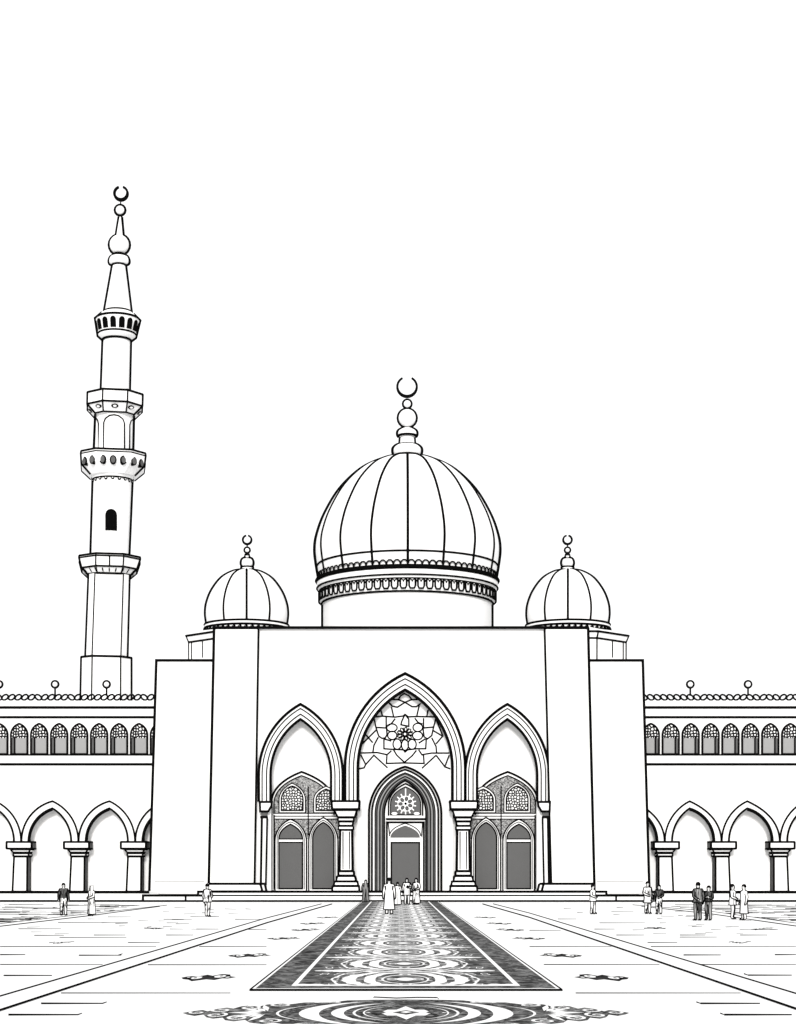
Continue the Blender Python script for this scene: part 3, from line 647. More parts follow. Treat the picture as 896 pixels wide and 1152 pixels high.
# small domes on octagonal drums
fS = Fr(141.0)
def octa(fr, cx, r, y): return ringpts(fr.X(cx), fr.Y, r * fr.s / math.cos(math.pi / 8), fr.Z(y), 8, math.pi / 8)
def small_dome(cx, sg):
    d = MB(); pr = smooth_profile([(5, 641.4), (15, 643.4), (28, 651), (38.6, 665), (44.2, 679), (45.6, 690), (44.8, 699), (43.6, 705)], 5)
    lathe_px(d, fS, cx, pr, WHITE, 64)
    th = math.atan2(-fS.X(cx), fS.Y)
    for a in (0, 34, -34, 90, -90, 146, -146, 180):
        s_ = abs(a) == 90; a = R(a) + th
        d.tube([(fS.X(cx) + (r + (.4 + .6 * max(0, (700 - y) / 60) if s_ else 0)) * fS.s * math.sin(a), fS.Y - r * fS.s * math.cos(a), fS.Z(y)) for r, y in pr], (1.9 if s_ else 1.1) * LW * fS.s, INK, 6)
    ob = d.build('dome', mq, MO)
    b = MB(); lathe_px(b, fS, cx, [(46, 703), (47.4, 704), (47.4, 708), (47, 709), (46.6, 718)], WHITE, 64)
    rings_px(b, fS, cx, 47.2, 703.6, 2.2); rings_px(b, fS, cx, 47.4, 708, 2.2)
    for k in range(44):
        a = 2 * math.pi * k / 44
        if math.cos(a) < -.2: continue
        q = [(fS.X(cx) + 47.6 * fS.s * math.sin(a + t), fS.Y - 47.6 * fS.s * math.cos(a + t), fS.Z(y)) for t, y in ((-.07, 709), (-.03, 714.5), (.03, 711), (.07, 717))]
        b.tube(q, 1.5 * fS.s, INK, 5)
    rings_px(b, fS, cx, 47, 718, 2.0)
    b.build('scroll_band', ob, MO)
    o = MB()
    o.loft([octa(fS, cx, r, y) for r, y in ((62, 760), (62, 726), (65, 719), (47, 712))], WHITE)
    for r, y, w in ((65, 719, 2.2), (62.2, 726, 2.0)): o.tube(octa(fS, cx, r, y), w * LW * fS.s / 2, INK, 6, True)
    top = octa(fS, cx, 65, 719); low = octa(fS, cx, 62.2, 726); bt = octa(fS, cx, 62, 760)
    for k in range(8):
        o.tube([low[k], bt[k]], .9 * fS.s, INK, 5); o.tube([top[k], low[k]], 1.0 * fS.s, INK, 5)
    for dx in (-58.5, -45, 45, 58.5): o.tube([(fS.X(cx + dx), fS.Y - 26 * fS.s - abs(abs(dx) - 62) * -0 * fS.s - (62 - abs(dx)) * fS.s * 1.0, fS.Z(727)), (fS.X(cx + dx), fS.Y - 26 * fS.s - (62 - abs(dx)) * fS.s * 1.0, fS.Z(745))], .8 * fS.s, INK, 5)
    o.build('drum', ob, MO)
    fn = MB(); c2 = cx + (.6 if sg < 0 else -.4)
    lathe_px(fn, fS, c2, [(5.4, 641.5), (5.6, 638.6), (4, 637.6)], WHITE, 20, 1.8)
    lathe_px(fn, fS, c2, smooth_profile([(4, 637.6), (5.8, 635.5), (6, 632), (4.6, 629), (2, 628)], 3), WHITE, 20, 1.9)
    rings_px(fn, fS, c2, 5, 638, 1.8, None, 20); rings_px(fn, fS, c2, 4, 628.6, 1.6, None, 20)
    lathe_px(fn, fS, c2, [(1.6, 628), (1.9, 625)], WHITE, 12, 1.4); lathe_px(fn, fS, c2, [(3.2, 625), (3.2, 623.2)], INK, 12)
    circle_ball(fn, fS, c2, 619, 2.3, 1.8, 12); lathe_px(fn, fS, c2, [(1, 616.6), (.7, 613)], INK, 8)
    crescent(fn, fS, c2, 607.3, 4.9, 2.5, R(12), .7)
    fn.build('finial', ob, MO)
small_dome(277.6, -1); small_dome(639.2, 1)

# ------------------------------------------------------------------ minaret
fN = Fr(145.0)
LEAN = [(184, 137.0), (217, 136.4), (275, 134.4), (300, 134), (365, 132.3), (390, 131), (455, 129.4), (520, 127.4), (545, 126.6), (650, 122.8), (741, 119.8), (784, 119.4), (1010, 112)]
def lean(y):
    for (a, xa), (b, xb) in zip(LEAN[:-1], LEAN[1:]):
        if a <= y <= b: return xa + (xb - xa) * (y - a) / (b - a)
    return LEAN[-1][1]
NO = (fN.X(112), fN.Y, 0)
TH = math.atan2(-fN.X(122), fN.Y)
def turn(X, p): return (X + (p[0] - X) * math.cos(TH) - (p[1] - fN.Y) * math.sin(TH), fN.Y + (p[0] - X) * math.sin(TH) + (p[1] - fN.Y) * math.cos(TH), p[2])
mn = empty('minaret', NO); tag(mn, 'tall white minaret with four ringed balconies behind the arcade', 'minaret')
def chs(hw, hf, y, cx=None):
    X = fN.X(lean(y) if cx is None else cx); s_ = fN.s; Z = fN.Z(y); w, f_ = hw * s_, hf * s_
    return [turn(X, (X + a, fN.Y + b, Z)) for a, b in ((-f_, -w), (f_, -w), (w, -f_), (w, f_), (f_, w), (-f_, w), (-w, f_), (-w, -f_))]
def rnd(r, y, n=32): return ringpts(fN.X(lean(y)), fN.Y, r * fN.s, fN.Z(y), n)
def T2(m, pts, w, closed=False, mat=None): m.tube(pts, w * LW * fN.s / 2, mat or INK, 6, closed)
def cham(m, secs, edges, vw, rw, vert=range(8)):
    rs = [chs(*q) for q in secs]; m.loft(rs, WHITE)
    for k in vert: T2(m, [r[k] for r in rs], vw if k in (0, 1, 4, 5) else rw)
    for i, w in edges: T2(m, rs[i], w, True)
def sil(m, prof, w):                            # round shaft with its side contours
    m.loft([rnd(r, y) for r, y in prof], WHITE, True, True)
    for sg in (-1, 1): T2(m, [turn(fN.X(lean(y)), (fN.X(lean(y)) + sg * (r + .5) * fN.s, fN.Y, fN.Z(y))) for r, y in prof], w * 1.6)
def around(m, R_fn, angs, pts_fn, mat, w=None):
    pass
def plaque(m, a, r, y, w, h, kind, mat, y2=None):
    """small arched or oval plate facing outwards at angle a"""
    a = a + TH
    X, Y = fN.X(lean(y)), fN.Y
    d = Vector((math.sin(a), -math.cos(a), 0)); t = Vector((math.cos(a), math.sin(a), 0)); s_ = fN.s
    if kind == 'oval': sh = [(w / 2 * math.cos(q * math.pi / 6), h / 2 * math.sin(q * math.pi / 6)) for q in range(12)]
    else: sh = [(-w / 2, -h / 2), (w / 2, -h / 2)] + [(w / 2 * math.cos(q * math.pi / 6), h / 2 - w / 2 + w / 2 * math.sin(q * math.pi / 6)) for q in range(7)]
    c = Vector((X, Y, fN.Z(y)))
    tilt = 0 if y2 is None else y2
    fr_ = [c + d * (r * s_ + .05 + tilt * v * s_) + t * (u * s_) + Vector((0, 0, v * s_)) for u, v in sh]
    bk = [p - d * .5 for p in fr_]; n = len(sh)
    m.add(fr_ + bk, [tuple(range(n)), tuple(range(2 * n - 1, n - 1, -1))] + [(i, (i + 1) % n, (i + 1) % n + n, i + n) for i in range(n)], mat)
def polyr(hw, hf, a):                           # distance to the chamfered square's side in direction a
    best = 1e9
    for k in range(8):
        na = math.pi / 4 * k; dd = hw if k % 2 == 0 else (hw + hf) / math.sqrt(2)
        c = math.cos(a - na)
        if c > .05: best = min(best, dd / c)
    return best
b = MB(); cham(b, [(27.6, 15.6, 741.5), (28, 15.8, 784), (31, 17.5, 1013)], [(0, 2.4)], 1.4, 2.4); b.build('pedestal', mn, NO)
b = MB(); cham(b, [(22.6, 15.6, 649), (23.2, 15.8, 742)], [], 1.3, 2.4); b.build('lower_shaft', mn, NO)
b = MB(); cham(b, [(33.4, 15, 628.6), (33.6, 15.2, 631), (30.4, 15, 642), (23.4, 13, 648.5)], [(0, 2.2), (1, 1.6), (2, 2.0), (3, 2.4)], 1.4, 2.4)
for a in range(0, 360, 15):
    rr = polyr(29, 15, R(a)); plaque(b, R(a), rr - 2.4, 645.2, 1.5, 4.6, 'oval', INK, .9)
for k in range(4):
    a = R(90 * k) + TH; X = fN.X(lean(636))
    T2(b, [(X + math.sin(a) * 33.6 * fN.s, fN.Y - math.cos(a) * 33.6 * fN.s, fN.Z(631.5)), (X + math.sin(a) * 30.6 * fN.s, fN.Y - math.cos(a) * 30.6 * fN.s, fN.Z(642))], 1.4)
b.build('lower_balcony', mn, NO)
b = MB(); sil(b, [(21.2, 538), (20.6, 625)], 2.1)
for k, a in enumerate(range(-80, 281, 20)): plaque(b, R(a), 21.2, 542 + .4 * (k % 2), 3.6, 3.4, 'oval', INK); plaque(b, R(a), 21.5, 541.6, 1.7, 1.5, 'oval', WHITE)
sh = b.build('middle_shaft', mn, NO)
b = MB(); plaque(b, 0, 20.8, 588.6, 13, 24, 'arch', INK); b.build('window', sh, NO)
b = MB(); cham(b, [(35.2, 19.6, 513.2), (35.6, 19.8, 516), (34.6, 18.5, 527)], [(0, 2.2), (1, 1.3)], .1, 2.3, (2, 3, 6, 7))
b.loft([chs(34.6, 18.5, 527), chs(24.4, 13, 537)], WHITE)
for k in (2, 3, 6, 7): T2(b, [chs(34.6, 18.5, 527)[k], chs(24.4, 13, 537)[k]], 2.4)
b.loft([rnd(24, 535.5), rnd(22, 541)], WHITE); T2(b, rnd(24, 536), 1.8, True); T2(b, rnd(22.2, 540.5), 1.6, True)
for a in [q for q in range(-180, 180, 18) if abs(math.cos(R(q))) > .32]: plaque(b, R(a), polyr(34.8, 18.8, R(a)), 525, 7.8, 10, 'oval', INK); plaque(b, R(a), polyr(34.8, 18.8, R(a)) + .6, 525, 5.0, 7.4, 'oval', MIDD)
b.build('middle_balcony', mn, NO)
b = MB(); sil(b, [(20.4, 466), (20.8, 511)], 2.3)
for a in range(0, 360, 90):
    X, Y = fN.X(lean(488)), fN.Y; a = R(a) + TH; d = Vector((math.sin(a), -math.cos(a), 0)); t = Vector((math.cos(a), math.sin(a), 0))
    pts = [(-11.6, 509), (-11.4, 478), (-9.6, 473.6), (-5, 470.6), (0, 469.8), (5, 470.6), (9.6, 473.6), (11.4, 478), (11.6, 509)]
    T2(b, [tuple(Vector((X, Y, fN.Z(y + 2))) + t * (u * fN.s) + d * (math.sqrt(max(0, 20.7 ** 2 - u * u)) * fN.s)) for u, y in pts], 1.5)
b.build('niche_shaft', mn, NO)
b = MB(); cham(b, [(30.4, 13.6, 446), (30.4, 13.6, 459), (21.4, 12.5, 468.5)], [(0, 2.3), (1, 2.0), (2, 1.8)], 1.5, 2.4)
for k in (0, 1, 4, 5): pass
for a in (-38, 0, 38, 90, 180, 270): plaque(b, R(a), polyr(27.4, 13, R(a)), 463.4, 8, 3.4, 'oval', INK, .9); plaque(b, R(a), polyr(27.4, 13, R(a)) + .5, 463.8, 4, 1.8, 'oval', WHITE, .9)
b.build('upper_balcony', mn, NO)
b = MB(); sil(b, [(14.9, 380), (15.3, 445)], 2.0); b.build('upper_shaft', mn, NO)
b = MB(); cham2 = [(17, 352.5), (24.6, 359), (20.6, 379), (15.4, 383)]
b.loft([rnd(r, y) for r, y in cham2], WHITE, True, False)
T2(b, rnd(24.6, 359.4), 2.2, True); T2(b, rnd(21.2, 376.4), 1.8, True); T2(b, rnd(16, 383), 2.2, True)
for sg in (-1, 1):
    T2(b, [turn(fN.X(lean(y)), (fN.X(lean(y)) + sg * (r + .4) * fN.s, fN.Y, fN.Z(y))) for r, y in cham2], 3.4)
for a in range(-182, 178, 24): plaque(b, R(a + 2), 23.0, 368.4, 6.2, 11.6, 'arch', INK, .2)
b.build('crown_balcony', mn, NO)
b = MB(); sil(b, [(15.2, 354.5), (14.6, 351), (6.8, 298)], 2.0); T2(b, rnd(15.2, 351), 1.7, True)
sp = b.build('spire', mn, NO)
b = MB(); cp = smooth_profile([(7, 298), (10.4, 296.6), (11, 293), (9.4, 289), (6, 287)], 4)
b.loft([rnd(r, y, 24) for r, y in cp], WHITE, True, True)
for sg in (-1, 1): T2(b, [(fN.X(lean(y)) + sg * (r + .4) * fN.s, fN.Y, fN.Z(y)) for r, y in cp], 3.2)
T2(b, rnd(7.4, 298, 24), 2.2, True); T2(b, rnd(8.8, 288.6, 24), 1.8, True)
circle_ball(b, fN, 134.4, 275.4, 10.9, 2.2); T2(b, rnd(5.8, 286, 20), 1.8, True)
cc = [(3.9, 265.5), (1.2, 244)]; b.loft([rnd(r, y, 14) for r, y in cc], WHITE, True, True)
for sg in (-1, 1): T2(b, [(fN.X(lean(y)) + sg * (r + .5) * fN.s, fN.Y, fN.Z(y)) for r, y in cc], 2.8)
circle_ball(b, fN, 135.2, 236.3, 4.8, 2.3, 14); b.tube([fN.v(135.4, 231), fN.v(136, 226)], .7 * fN.s, INK)
crescent(b, fN, 136.2, 217.3, 7.4, 3.4, R(18))
b.build('finial', sp, NO)

# ------------------------------------------------------------------ arcades
YA = 133.2; fA = Fr(YA)
def arcade(side):
    L = side == 'left'
    sx = (lambda x: x)
    xe0, xe1 = (-260, 172) if L else (728, 1156)           # wall ends (px)
    root = empty('arcade', (fA.X((xe0 + xe1) / 2), YA, 0)); O = tuple(root.location)
    tag(root, ('low white arcade in front of the minaret, with pointed arches under a row of windows' if L else
               'low white arcade away from the minaret, behind the standing pairs of people'), 'arcade')
    cols = [24 - 64.2 * k for k in range(0, 5)][::-1] + [88.4, 152.2] if L else [748.2, 812.2, 877.8] + [877.8 + 65.4 * k for k in range(1, 5)]
    arches = []
    al = ([cols[0] - 64.2] + cols + [cols[-1] + 64]) if L else ([cols[0] - 64] + cols + [cols[-1] + 65])
    for a, c in zip(al[:-1], al[1:]):
        m_ = (a + c) / 2 + (3 if L else -4); arches.append((m_, m_ - a, c - m_))
    slant = 1 if L else -1
    # wall over the arches
    w = MB(); top = 788.5; xi = 172 if L else 727
    bot = []
    for m_, wl, wr in arches:
        q = arch(m_, wl - 8.6, wr - 7.6 if L else wr - 8.6, 909.4, 946.5, 946.5, 12)
        bot += q
    lo, hi = (xe0, 176) if L else (724, xe1)
    bot = [(min(max(x, lo + .5), hi - .5), y) for x, y in bot]
    fA.fill(w, [(lo, top), (hi, top), (hi, 946.5)] + bot[::-1] + [(lo, 946.5)], WHITE, 0, .6)
    edge = lambda y: (176 - (y - 743) * 8 / 262.5 - .5) if L else (723.5 + (y - 743) * 7.5 / 262.5 + .5)
    for y, lw in ((796, 2.5), (807, 2.3), (849.4, 1.4), (860, 2.4)):
        fA.line(w, [(xe0, y), (hi, y)] if L else [(lo, y), (xe1, y)], lw)
    for m_, wl, wr in arches:
        for d, ya, lw in ((.2, 901.5, 1.7), (8.2, 909.6, 1.9)):
            q = arch(m_, wl - d, wr - d, ya, 946.5, 946.5, 14); q = [p for p in q if lo < p[0] < hi]
            if len(q) > 2: fA.line(w, q, lw, None, .08)
        q = arch(m_, wl - 9.2, wr - 9.2, 911, 946.5, 946.5, 14); h = len(q) // 2
        q = q[:h + 1] if L else q[h:]
        q = [p for p in q if lo < p[0] < hi]
        if len(q) > 2: fA.line(w, q, 2.2, None, .06)
    w.build('wall', root, O)
    # back wall of the walk and plinth
    b_ = MB(); fb = Fr(YA + 1.0); fb.fill(b_, [(xe0, 800), (hi, 800), (hi, 1003), (xe0, 1003)] if L else [(lo, 800), (xe1, 800), (xe1, 1003), (lo, 1003)], WHITE, 0, .5)
    b_.build('rear_wall', root, O)
    p_ = MB(); fs2 = Fr(YST + .15)
    a, c = (xe0, 168) if L else (730.5, xe1)
    fs2.fill(p_, [(a, 1003.6), (c, 1003.6), (c, 1015.4), (a, 1015.4)], WHITE, 0, 9)
    fs2.line(p_, [(a, 1003.8), (c, 1003.8)], 2.7); fs2.line(p_, [(a, 1014.4), (c, 1014.4)], 3.0)
    p_.build('plinth', root, O)
    # roof cresting: a chain of little tilted rings
    r_ = MB(); fr = Fr(YA + .1); x = xe0 + (5 if L else -3)
    while x < (177 if L else xe1):
        t = R(-35) if L else R(35)
        if True:
            pts = [fr.v(px, py) for px, py in ell(x, 784.6, 3.9, 2.7, t if random.random() < .75 else -t, 10)]
            r_.tube(pts, 1.12 * fr.s, INK, 5, True)
        x += 7.45
    r_.build('roof_cresting', root, O)
    # ball finials on the roof
    base = None
    for px in ((62, 120, -1, -60) if L else (777, 842, 907, 968)):
        if base is None:
            k = MB(); circle_ball(k, fr, CX, 770, 2.9, 1.9, 14); k.tube([fr.v(CX, 774), fr.v(CX, 783)], 1.05 * fr.s, INK, 6)
            o = base = k.build('roof_finial', root, (0, fr.Y, fr.Z(784)))
        else: o = base.copy(); COL.objects.link(o); o.parent = root
        o.location = Vector((fr.X(px), fr.Y, fr.Z(784))) - root.location
    # windows
    sgn = 1 if L else -1
    k = MB(); X0 = CX
    out = arch(X0, 9.2, 9.2, 814.4, 827, 848.6, 10)
    fA.fill(k, out, WHITE, .06, .05)
    fA.line(k, out, 1.8, None, .14, True)
    fA.fill(k, [(X0 - 9 if L else X0 + 5.6, 830), (X0 - 5.6 if L else X0 + 9, 830), (X0 - 5.6 if L else X0 + 9, 848.4), (X0 - 9 if L else X0 + 5.6, 848.4)], DOOR, .08)
    fA.line(k, [(X0 - sgn * 5.0, 829), (X0 - sgn * 5.0, 848.6)], 1.5, None, .13)
    wo = (0, YA, fA.Z(849)); win = k.build('window', root, wo)
    k = MB(); fA.fill(k, [(X0 - 5 * sgn, 829), (X0 + 8.6 * sgn, 829), (X0 + 8.6 * sgn, 848.2), (X0 - 5 * sgn, 848.2)], PANE, .10); pane = k.build('pane', win, wo)
    k = MB(); fA.fill(k, arch(X0, 8.8, 8.8, 815, 827, 830.6, 10), LATTICE, .12); lat = k.build('lattice', win, wo)
    xs = [21.9 + 22.46 * q for q in range(-8, 7)] if L else [732.4 + 22.4 * q for q in range(0, 15)]
    for i, px in enumerate(xs):
        if i == 0: o = win
        else:
            o = win.copy(); COL.objects.link(o); o.parent = root
            for ch in (pane, lat):
                c2 = ch.copy(); COL.objects.link(c2); c2.parent = o
        o.location = Vector((fA.X(px), YA, fA.Z(849))) - root.location
    if L:                                            # the last one, half hidden by the mosque
        o = win.copy(); COL.objects.link(o); o.parent = root
        for ch in (pane, lat): c2 = ch.copy(); COL.objects.link(c2); c2.parent = o
        o.location = Vector((fA.X(179), YA, fA.Z(849))) - root.location
    # columns
    c0 = CX; co = (0, YA + .45, fA.Z(1003)); fc = Fr(YA + .45)
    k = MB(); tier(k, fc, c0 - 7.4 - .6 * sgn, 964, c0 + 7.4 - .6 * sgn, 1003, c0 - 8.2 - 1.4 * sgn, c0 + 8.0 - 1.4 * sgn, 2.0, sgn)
    col = k.build('column', root, co)
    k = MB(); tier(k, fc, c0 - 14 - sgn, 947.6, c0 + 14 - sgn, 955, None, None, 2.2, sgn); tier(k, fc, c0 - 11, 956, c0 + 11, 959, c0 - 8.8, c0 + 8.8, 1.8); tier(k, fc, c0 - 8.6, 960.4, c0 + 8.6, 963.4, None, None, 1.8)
    cap = k.build('capital', col, co)
    for i, px in enumerate(cols):
        if i == 0: o = col
        else:
            o = col.copy(); COL.objects.link(o); o.parent = root
            c2 = cap.copy(); COL.objects.link(c2); c2.parent = o
        o.location = Vector((fA.X(px), YA + .45, fA.Z(1003))) - root.location
arcade('left'); arcade('right')

# ------------------------------------------------------------------ people
def skinned(joints, edges):
    bm = bmesh.new(); ly = bm.verts.layers.skin.verify(); vs = []
    for i, (co, r) in enumerate(joints):
        v = bm.verts.new(co); v[ly].radius = r if isinstance(r, tuple) else (r, r); vs.append(v)
        v[ly].use_root = (i == 0)
    for a, c in edges: bm.edges.new((vs[a], vs[c]))
    me = bpy.data.meshes.new('tmp'); bm.to_mesh(me); bm.free()
    o = bpy.data.objects.new('tmp', me); COL.objects.link(o)
    sk = o.modifiers.new('s', 'SKIN'); sk.use_smooth_shade = True
    o.modifiers.new('d', 'SUBSURF').levels = 2
    dg = bpy.context.evaluated_depsgraph_get(); dg.update()
    ev = o.evaluated_get(dg); m2 = bpy.data.meshes.new_from_object(ev, depsgraph=dg)
    bpy.data.objects.remove(o); return m2
ARM = {'down': ((.255, .03, 1.12), (.275, -.05, .87), (.275, -.09, .77)), 'front': ((.265, -.01, 1.12), (.10, -.22, 1.02), (.02, -.25, 1.0)),
       'back': ((.27, .09, 1.13), (.10, .19, .98), (.02, .21, .94)), 'fold': ((.27, -.04, 1.13), (.05, -.2, 1.17), (-.06, -.21, 1.19)),
       'raise': ((.30, -.05, 1.18), (.30, -.25, 1.36), (.30, -.30, 1.44))}
INKTHR = .30
def person(px, py, hpx, yaw, arms, top, legs, robe=None, veil=False, stride=0.0, hair=True, label='', group=None):
    x, y = G(px, py); sc = hpx * y / F / 1.76; yaw = R(yaw)
    J = [((0, 0, .95), (.15, .11)), ((0, 0, 1.10), (.14, .105)), ((0, 0, 1.30), (.165, .115)), ((0, .01, 1.43), (.09, .08)), ((0, 0, 1.51), (.055, .055)),
         ((0, -.012, 1.595), (.078, .088)), ((0, -.005, 1.685), (.066, .08))]
    E = [(0, 1), (1, 2), (2, 3), (3, 4), (4, 5), (5, 6)]
    hands = []
    for i, sg in enumerate((1, -1)):
        st_ = stride * sg; b_ = len(J)
        J += [((sg * .095, -.01, .86), (.095, .095)), ((sg * .105, -.03 - st_ * .6, .49), (.066, .066)), ((sg * .11, .02 - st_, .095), (.045, .05)), ((sg * .125, -.13 - st_, .035), (.04, .032))]
        E += [(0, b_), (b_, b_ + 1), (b_ + 1, b_ + 2), (b_ + 2, b_ + 3)]
        e, w_, h_ = ARM[arms[i]]; b_ = len(J)
        f3 = lambda q: (sg * q[0], q[1], q[2])
        J += [((sg * .185, .01, 1.385), (.072, .075)), (f3(e), (.05, .05)), (f3(w_), (.034, .03)), (f3(h_), (.038, .022))]
        E += [(2, b_), (b_, b_ + 1), (b_ + 1, b_ + 2), (b_ + 2, b_ + 3)]
        hands.append((Vector(f3(w_)), Vector(f3(h_)), sg))
    m2 = skinned(J, E)
    mb = MB(); rot = Matrix.Rotation(yaw, 3, 'Z')
    vs = [v.co.copy() for v in m2.vertices]; base = len(mb.v)
    mb.v += [tuple(v) for v in vs]
    for p in m2.polygons:
        c = p.center; nrm = rot @ p.normal
        arm_z = abs(c.x) > .2 or False
        ink = abs(nrm.y) < INKTHR
        wr = min((c - h[1]).length for h in hands)
        if c.z > 1.475 or wr < .085: mat = SKIN
        elif c.z < .085: mat = INK
        elif c.z < .93 and not (abs(c.x) > .19): mat = INK if ink else legs
        elif .93 <= c.z < .965 and robe is None and abs(c.x) < .19: mat = INK
        else: mat = INK if ink and top is not CLOTH_G else top
        mb.f.append(tuple(p.vertices)); mb.m.append(mb.mi(mat)); mb.sm.append(True)
    # drawn seams where the figure turns away from the court
    view = Vector((-x, -y, 0)).normalized()
    def seams(dst, verts, faces, r_, zmin=0.0):
        em = {}
        for f in faces:
            p = [Vector(verts[i]) for i in f]; nn = Vector((0, 0, 0))
            for i in range(len(p)): nn += p[i].cross(p[(i + 1) % len(p)])
            sd = (rot @ nn).dot(view) > 0
            for i in range(len(f)): em.setdefault(tuple(sorted((f[i], f[(i + 1) % len(f)]))), []).append(sd)
        for (i, j_), q in em.items():
            if len(q) == 2 and q[0] != q[1]:
                A_, B_ = Vector(verts[i]), Vector(verts[j_])
                if (B_ - A_).length < 1e-5 or max(A_.z, B_.z) < zmin: continue
                e_ = (B_ - A_).normalized() * r_ * .4; dst.tube([A_ - e_, B_ + e_], r_, INK, 4)
    pen = .042 * min(1.3, (y / 87.0))
    seams(mb, [tuple(v) for v in vs], [tuple(p.vertices) for p in m2.polygons], pen, .05)
    bpy.data.meshes.remove(m2)
    # fingers and thumb
    for w_, h_, sg in hands:
        d = (h_ - w_).normalized(); side = d.cross(Vector((0, 0, 1)));
        if side.length < .2: side = Vector((0, 1, 0))
        side.normalize(); curl = d.cross(side).normalized() * (-1 if abs(d.z) < .8 else sg)
        for q, ln in ((-1.5, .062), (-.5, .078), (.5, .082), (1.5, .072)):
            s0 = h_ + side * q * .017 - d * .01
            mb.tube([s0, s0 + d * (ln * .5 + .01) + curl * .004, s0 + d * (ln * .82) + curl * .02, s0 + d * (ln * .95) + curl * .04], .0095, SKIN, 6, False, .006)
        t0 = w_ + (h_ - w_) * .55 + side * .03
        mb.tube([t0, t0 + side * .025 + d * .03, t0 + side * .022 + d * .062 + curl * .012], .011, SKIN, 6, False, .007)
    # face
    for sx in (-.03, .03): mb.tube([(sx - .012, -.092, 1.645), (sx + .012, -.092, 1.645)], .009, HAIR, 6)
    mb.tube([(0, -.088, 1.65), (0, -.118, 1.605)], .009, SKIN, 6, False, .014); mb.tube([(-.025, -.092, 1.565), (.025, -.092, 1.565)], .006, HAIR, 5)
    for sx in (-1, 1): mb.tube([(sx * .083, 0, 1.65), (sx * .095, .01, 1.625), (sx * .083, 0, 1.595)], .012, SKIN, 6)
    # garment creases
    o = mb.build('person'); o.location = (x, y, 0.006); o.rotation_euler = (0, 0, yaw); o.scale = (sc,) * 3
    # hair or head cloth
    h = MB(); rings = []
    for k in range(9):
        t = math.pi * (.02 + .60 * k / 8); z = 1.655 + .122 * math.cos(t)
        rr = math.sin(t); ring = []
        for q in range(20):
            a = 2 * math.pi * q / 20; fx, fy_ = math.sin(a), -math.cos(a)
            zz = max(z, 1.685) if fy_ < -.35 else z
            ring.append((fx * (.106 * rr + .006), .014 + fy_ * (.120 * rr + .006), zz))
        rings.append(ring)
    h.loft(rings, HAIR if not veil else CLOTH_W, True, True)
    if veil:
        rg = []
        for z, a_, b_ in ((1.70, .098, .11), (1.6, .11, .125), (1.48, .13, .13), (1.36, .2, .16), (1.2, .22, .17)):
            rg.append([(a_ * math.sin(R(30 + 300 * q / 17)), -b_ * math.cos(R(30 + 300 * q / 17)) + .01, z) for q in range(18)])
        n = 18; fsx = [(i * n + k_, i * n + k_ + 1, (i + 1) * n + k_ + 1, (i + 1) * n + k_) for i in range(4) for k_ in range(n - 1)]
        h.add([p for r_ in rg for p in r_], fsx, CLOTH_W, True)
        for k_ in (0, 5, 12, 17): h.tube([r_[k_] for r_ in rg], .016, INK, 5)
        h.tube([(.1 * math.sin(R(t)), -.112 * math.cos(R(t)) + .01, 1.71) for t in range(0, 360, 30)], .022, INK, 5, True)
    h.build('headscarf' if veil else 'hair', o)
    if robe is not None:
        mat, zb, zt_ = robe
        prof_ = [(zt_, .12, .09), (zt_ - .06, .205, .135), (1.2, .195, .145), (1.0, .19, .15), (.75, .205, .16), (.45, .225, .175), (zb, .245, .19)]
        prof_ = [q for q in prof_ if q[0] >= zb - 1e-6]; seg = 36; rg = []
        for z, a_, b_ in prof_:
            fo = max(0, (1.15 - z)) * .09
            rg.append([(a_ * (1 + fo * math.sin(5 * t + px)) * math.sin(t), -b_ * (1 + fo * math.sin(5 * t + px)) * math.cos(t), z) for t in [2 * math.pi * k / seg for k in range(seg)]])
        r = MB(); r.loft(rg, mat, False, True)
        # contour faces at the sides and along folds
        ii = r.mi(INK)
        for fi_, f in enumerate(r.f):
            k = fi_ % seg; t = 2 * math.pi * (k + .5) / seg; n_ = rot @ Vector((math.sin(t), -math.cos(t), 0))
            if abs(n_.y) < .25: r.m[fi_] = ii
            i_ = fi_ // seg
            if k in ((int(px) * 7) % seg, (int(px) * 7 + seg // 2 + 3) % seg) and i_ >= 3: r.m[fi_] = ii
        seams(r, list(r.v), list(r.f), pen)
        r.tube([tuple(Vector(q) * 1.0) for q in rg[-1]], .024, INK, 5, True)
        if zb < .6: r.tube([(0.02, -b_ - .012, z) for z, a_, b_ in prof_[3:]], .012, INK, 5)
        else: r.tube([(.02, -.152, z) for z in (1.36, 1.2, 1.0)], .012, INK, 5)
        r.build('robe', o)
    tag(o, label, 'person', group)
W, D_, Gr, S = CLOTH_W, CLOTH_D, CLOTH_G, CLOTH_S
person(71.5, 1030.6, 36.8, 20, ('down', 'down'), D_, S, None, label='person in dark jacket and white trousers standing before the left arcade')
person(103, 1031.0, 35, -50, ('front', 'front'), W, W, (S, .12, 1.44), True, label='person in long white robe and head covering before the left arcade')
person(233.5, 1032, 37.6, 150, ('down', 'front'), S, S, (S, .80, 1.44), stride=.06, label='person in white tunic walking alone left of the carpet near the steps')
person(411.6, 1014.9 + .5, 25.5, 10, ('down', 'down'), Gr, Gr, (Gr, .06, 1.44), label='small person in grey robe standing at the foot of the steps beside the carpet')
person(438, 1029.6, 41.8, 180, ('down', 'down'), W, W, (W, .26, 1.44), label='person in white robe seen from behind walking up the carpet, nearest the viewer')
person(447.6, 1019.5, 27, 165, ('down', 'front'), W, W, (W, .12, 1.44), label='person in white robe half hidden behind the one walking on the carpet')
person(458, 1018.6, 30.6, 15, ('fold', 'down'), W, W, (W, .66, 1.44), label='person in white tunic and trousers at the carpet end, left of the close pair')
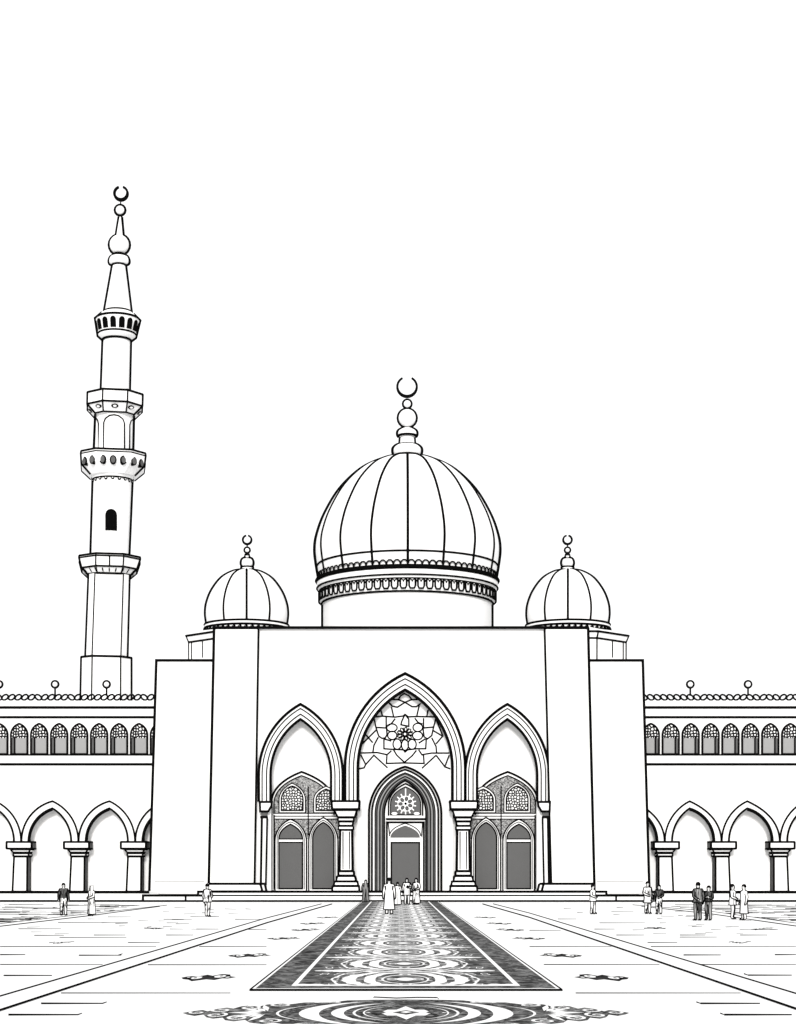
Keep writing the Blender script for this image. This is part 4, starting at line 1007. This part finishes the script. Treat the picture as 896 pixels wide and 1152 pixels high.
person(468.4, 1018.6, 30.6, -30, ('front', 'front'), W, W, (S, .14, 1.44), label='person in long white gown at the carpet end, right of the close pair')
person(667.3, 1029, 33.4, 60, ('front', 'front'), W, S, (W, .78, 1.44), stride=.05, label='person in white shirt standing alone right of the carpet near the steps')
person(729, 1028.8, 36.8, 25, ('down', 'front'), S, S, (S, .62, 1.44), label='person in long white shirt beside one in a dark top, near the platform corner')
person(741.8, 1029, 33.4, -25, ('front', 'down'), D_, S, None, label='person in dark top and white trousers near the right platform corner')
person(785.6, 1036.4, 43.6, 195, ('back', 'down'), Gr, Gr, (Gr, .84, 1.44), label='taller person in grey suit seen from behind with a hand behind the back')
person(797.6, 1036.2, 39.4, -40, ('fold', 'fold'), D_, Gr, (D_, .98, 1.44), label='shorter person in dark jacket with folded arms beside the taller grey suit')
person(824.6, 1034.8, 39.8, 70, ('front', 'front'), W, W, (W, .72, 1.44), label='person in loose white tunic facing another in a long white coat')
person(837.2, 1036, 40.8, -70, ('down', 'down'), W, W, (W, .34, 1.44), label='person in long white coat at the far right of the standing groups')

# ------------------------------------------------------------------ light, sky, camera
w = bpy.data.worlds.new('World'); scene.world = w; w.use_nodes = True; nt = w.node_tree
sky = nt.nodes.new('ShaderNodeTexSky'); sky.sky_type = 'NISHITA'; sky.sun_disc = False
EL, AZ = 18.0, 182.0           # sun high behind the viewer
sky.sun_elevation = R(EL); sky.sun_rotation = R(AZ); sky.air_density = 1.0; sky.dust_density = 6.0; sky.ozone_density = 1.0
bg = nt.nodes['Background']; bg.inputs['Strength'].default_value = 0.15
# a closed white cloud deck with only a trace of the blue behind it
cl = N(nt, 'ShaderNodeTexNoise'); cl.inputs['Scale'].default_value = 2.2; cl.inputs['Detail'].default_value = 5
nt.links.new(coords(nt, (1, 1, 2.5), kind='Generated'), cl.inputs['Vector'])
cr = ramp(nt, [(.3, .93), (.7, 1.0)]); nt.links.new(cl.outputs['Fac'], cr.inputs['Fac'])
sc_ = N(nt, 'ShaderNodeVectorMath', operation='SCALE'); sc_.inputs['Scale'].default_value = 7.3
nt.links.new(cr.outputs['Color'], sc_.inputs[0])
mx_ = N(nt, 'ShaderNodeMix', data_type='RGBA'); mx_.inputs['Factor'].default_value = .96
nt.links.new(sky.outputs[0], mx_.inputs[6]); nt.links.new(sc_.outputs[0], mx_.inputs[7])
nt.links.new(mx_.outputs[2], bg.inputs['Color'])
ld = bpy.data.lights.new('sun', 'SUN'); ld.energy = 2.4; ld.angle = R(10); ld.color = (1, .98, .95)
so = bpy.data.objects.new('sun', ld); COL.objects.link(so)
a = R(AZ); dirv = Vector((math.sin(a) * math.cos(R(EL)), math.cos(a) * math.cos(R(EL)), math.sin(R(EL))))
so.rotation_euler = dirv.to_track_quat('Z', 'Y').to_euler(); so.location = (0, -40, 80)
cd = bpy.data.cameras.new('camera'); cam = bpy.data.objects.new('camera', cd); COL.objects.link(cam)
cam.location = (0, 0, H); cam.rotation_euler = (R(90), 0, 0)
cd.sensor_fit = 'HORIZONTAL'; cd.sensor_width = 36; cd.lens = F / 896 * 36; cd.shift_y = (HY - 576) / 896; cd.clip_end = 6000; cd.clip_start = .5
scene.camera = cam
vs = scene.view_settings; vs.view_transform = 'Standard'; vs.look = 'None'; vs.exposure = 0.22; vs.gamma = 1; vs.use_curve_mapping = False
scene.cycles.max_bounces = 6
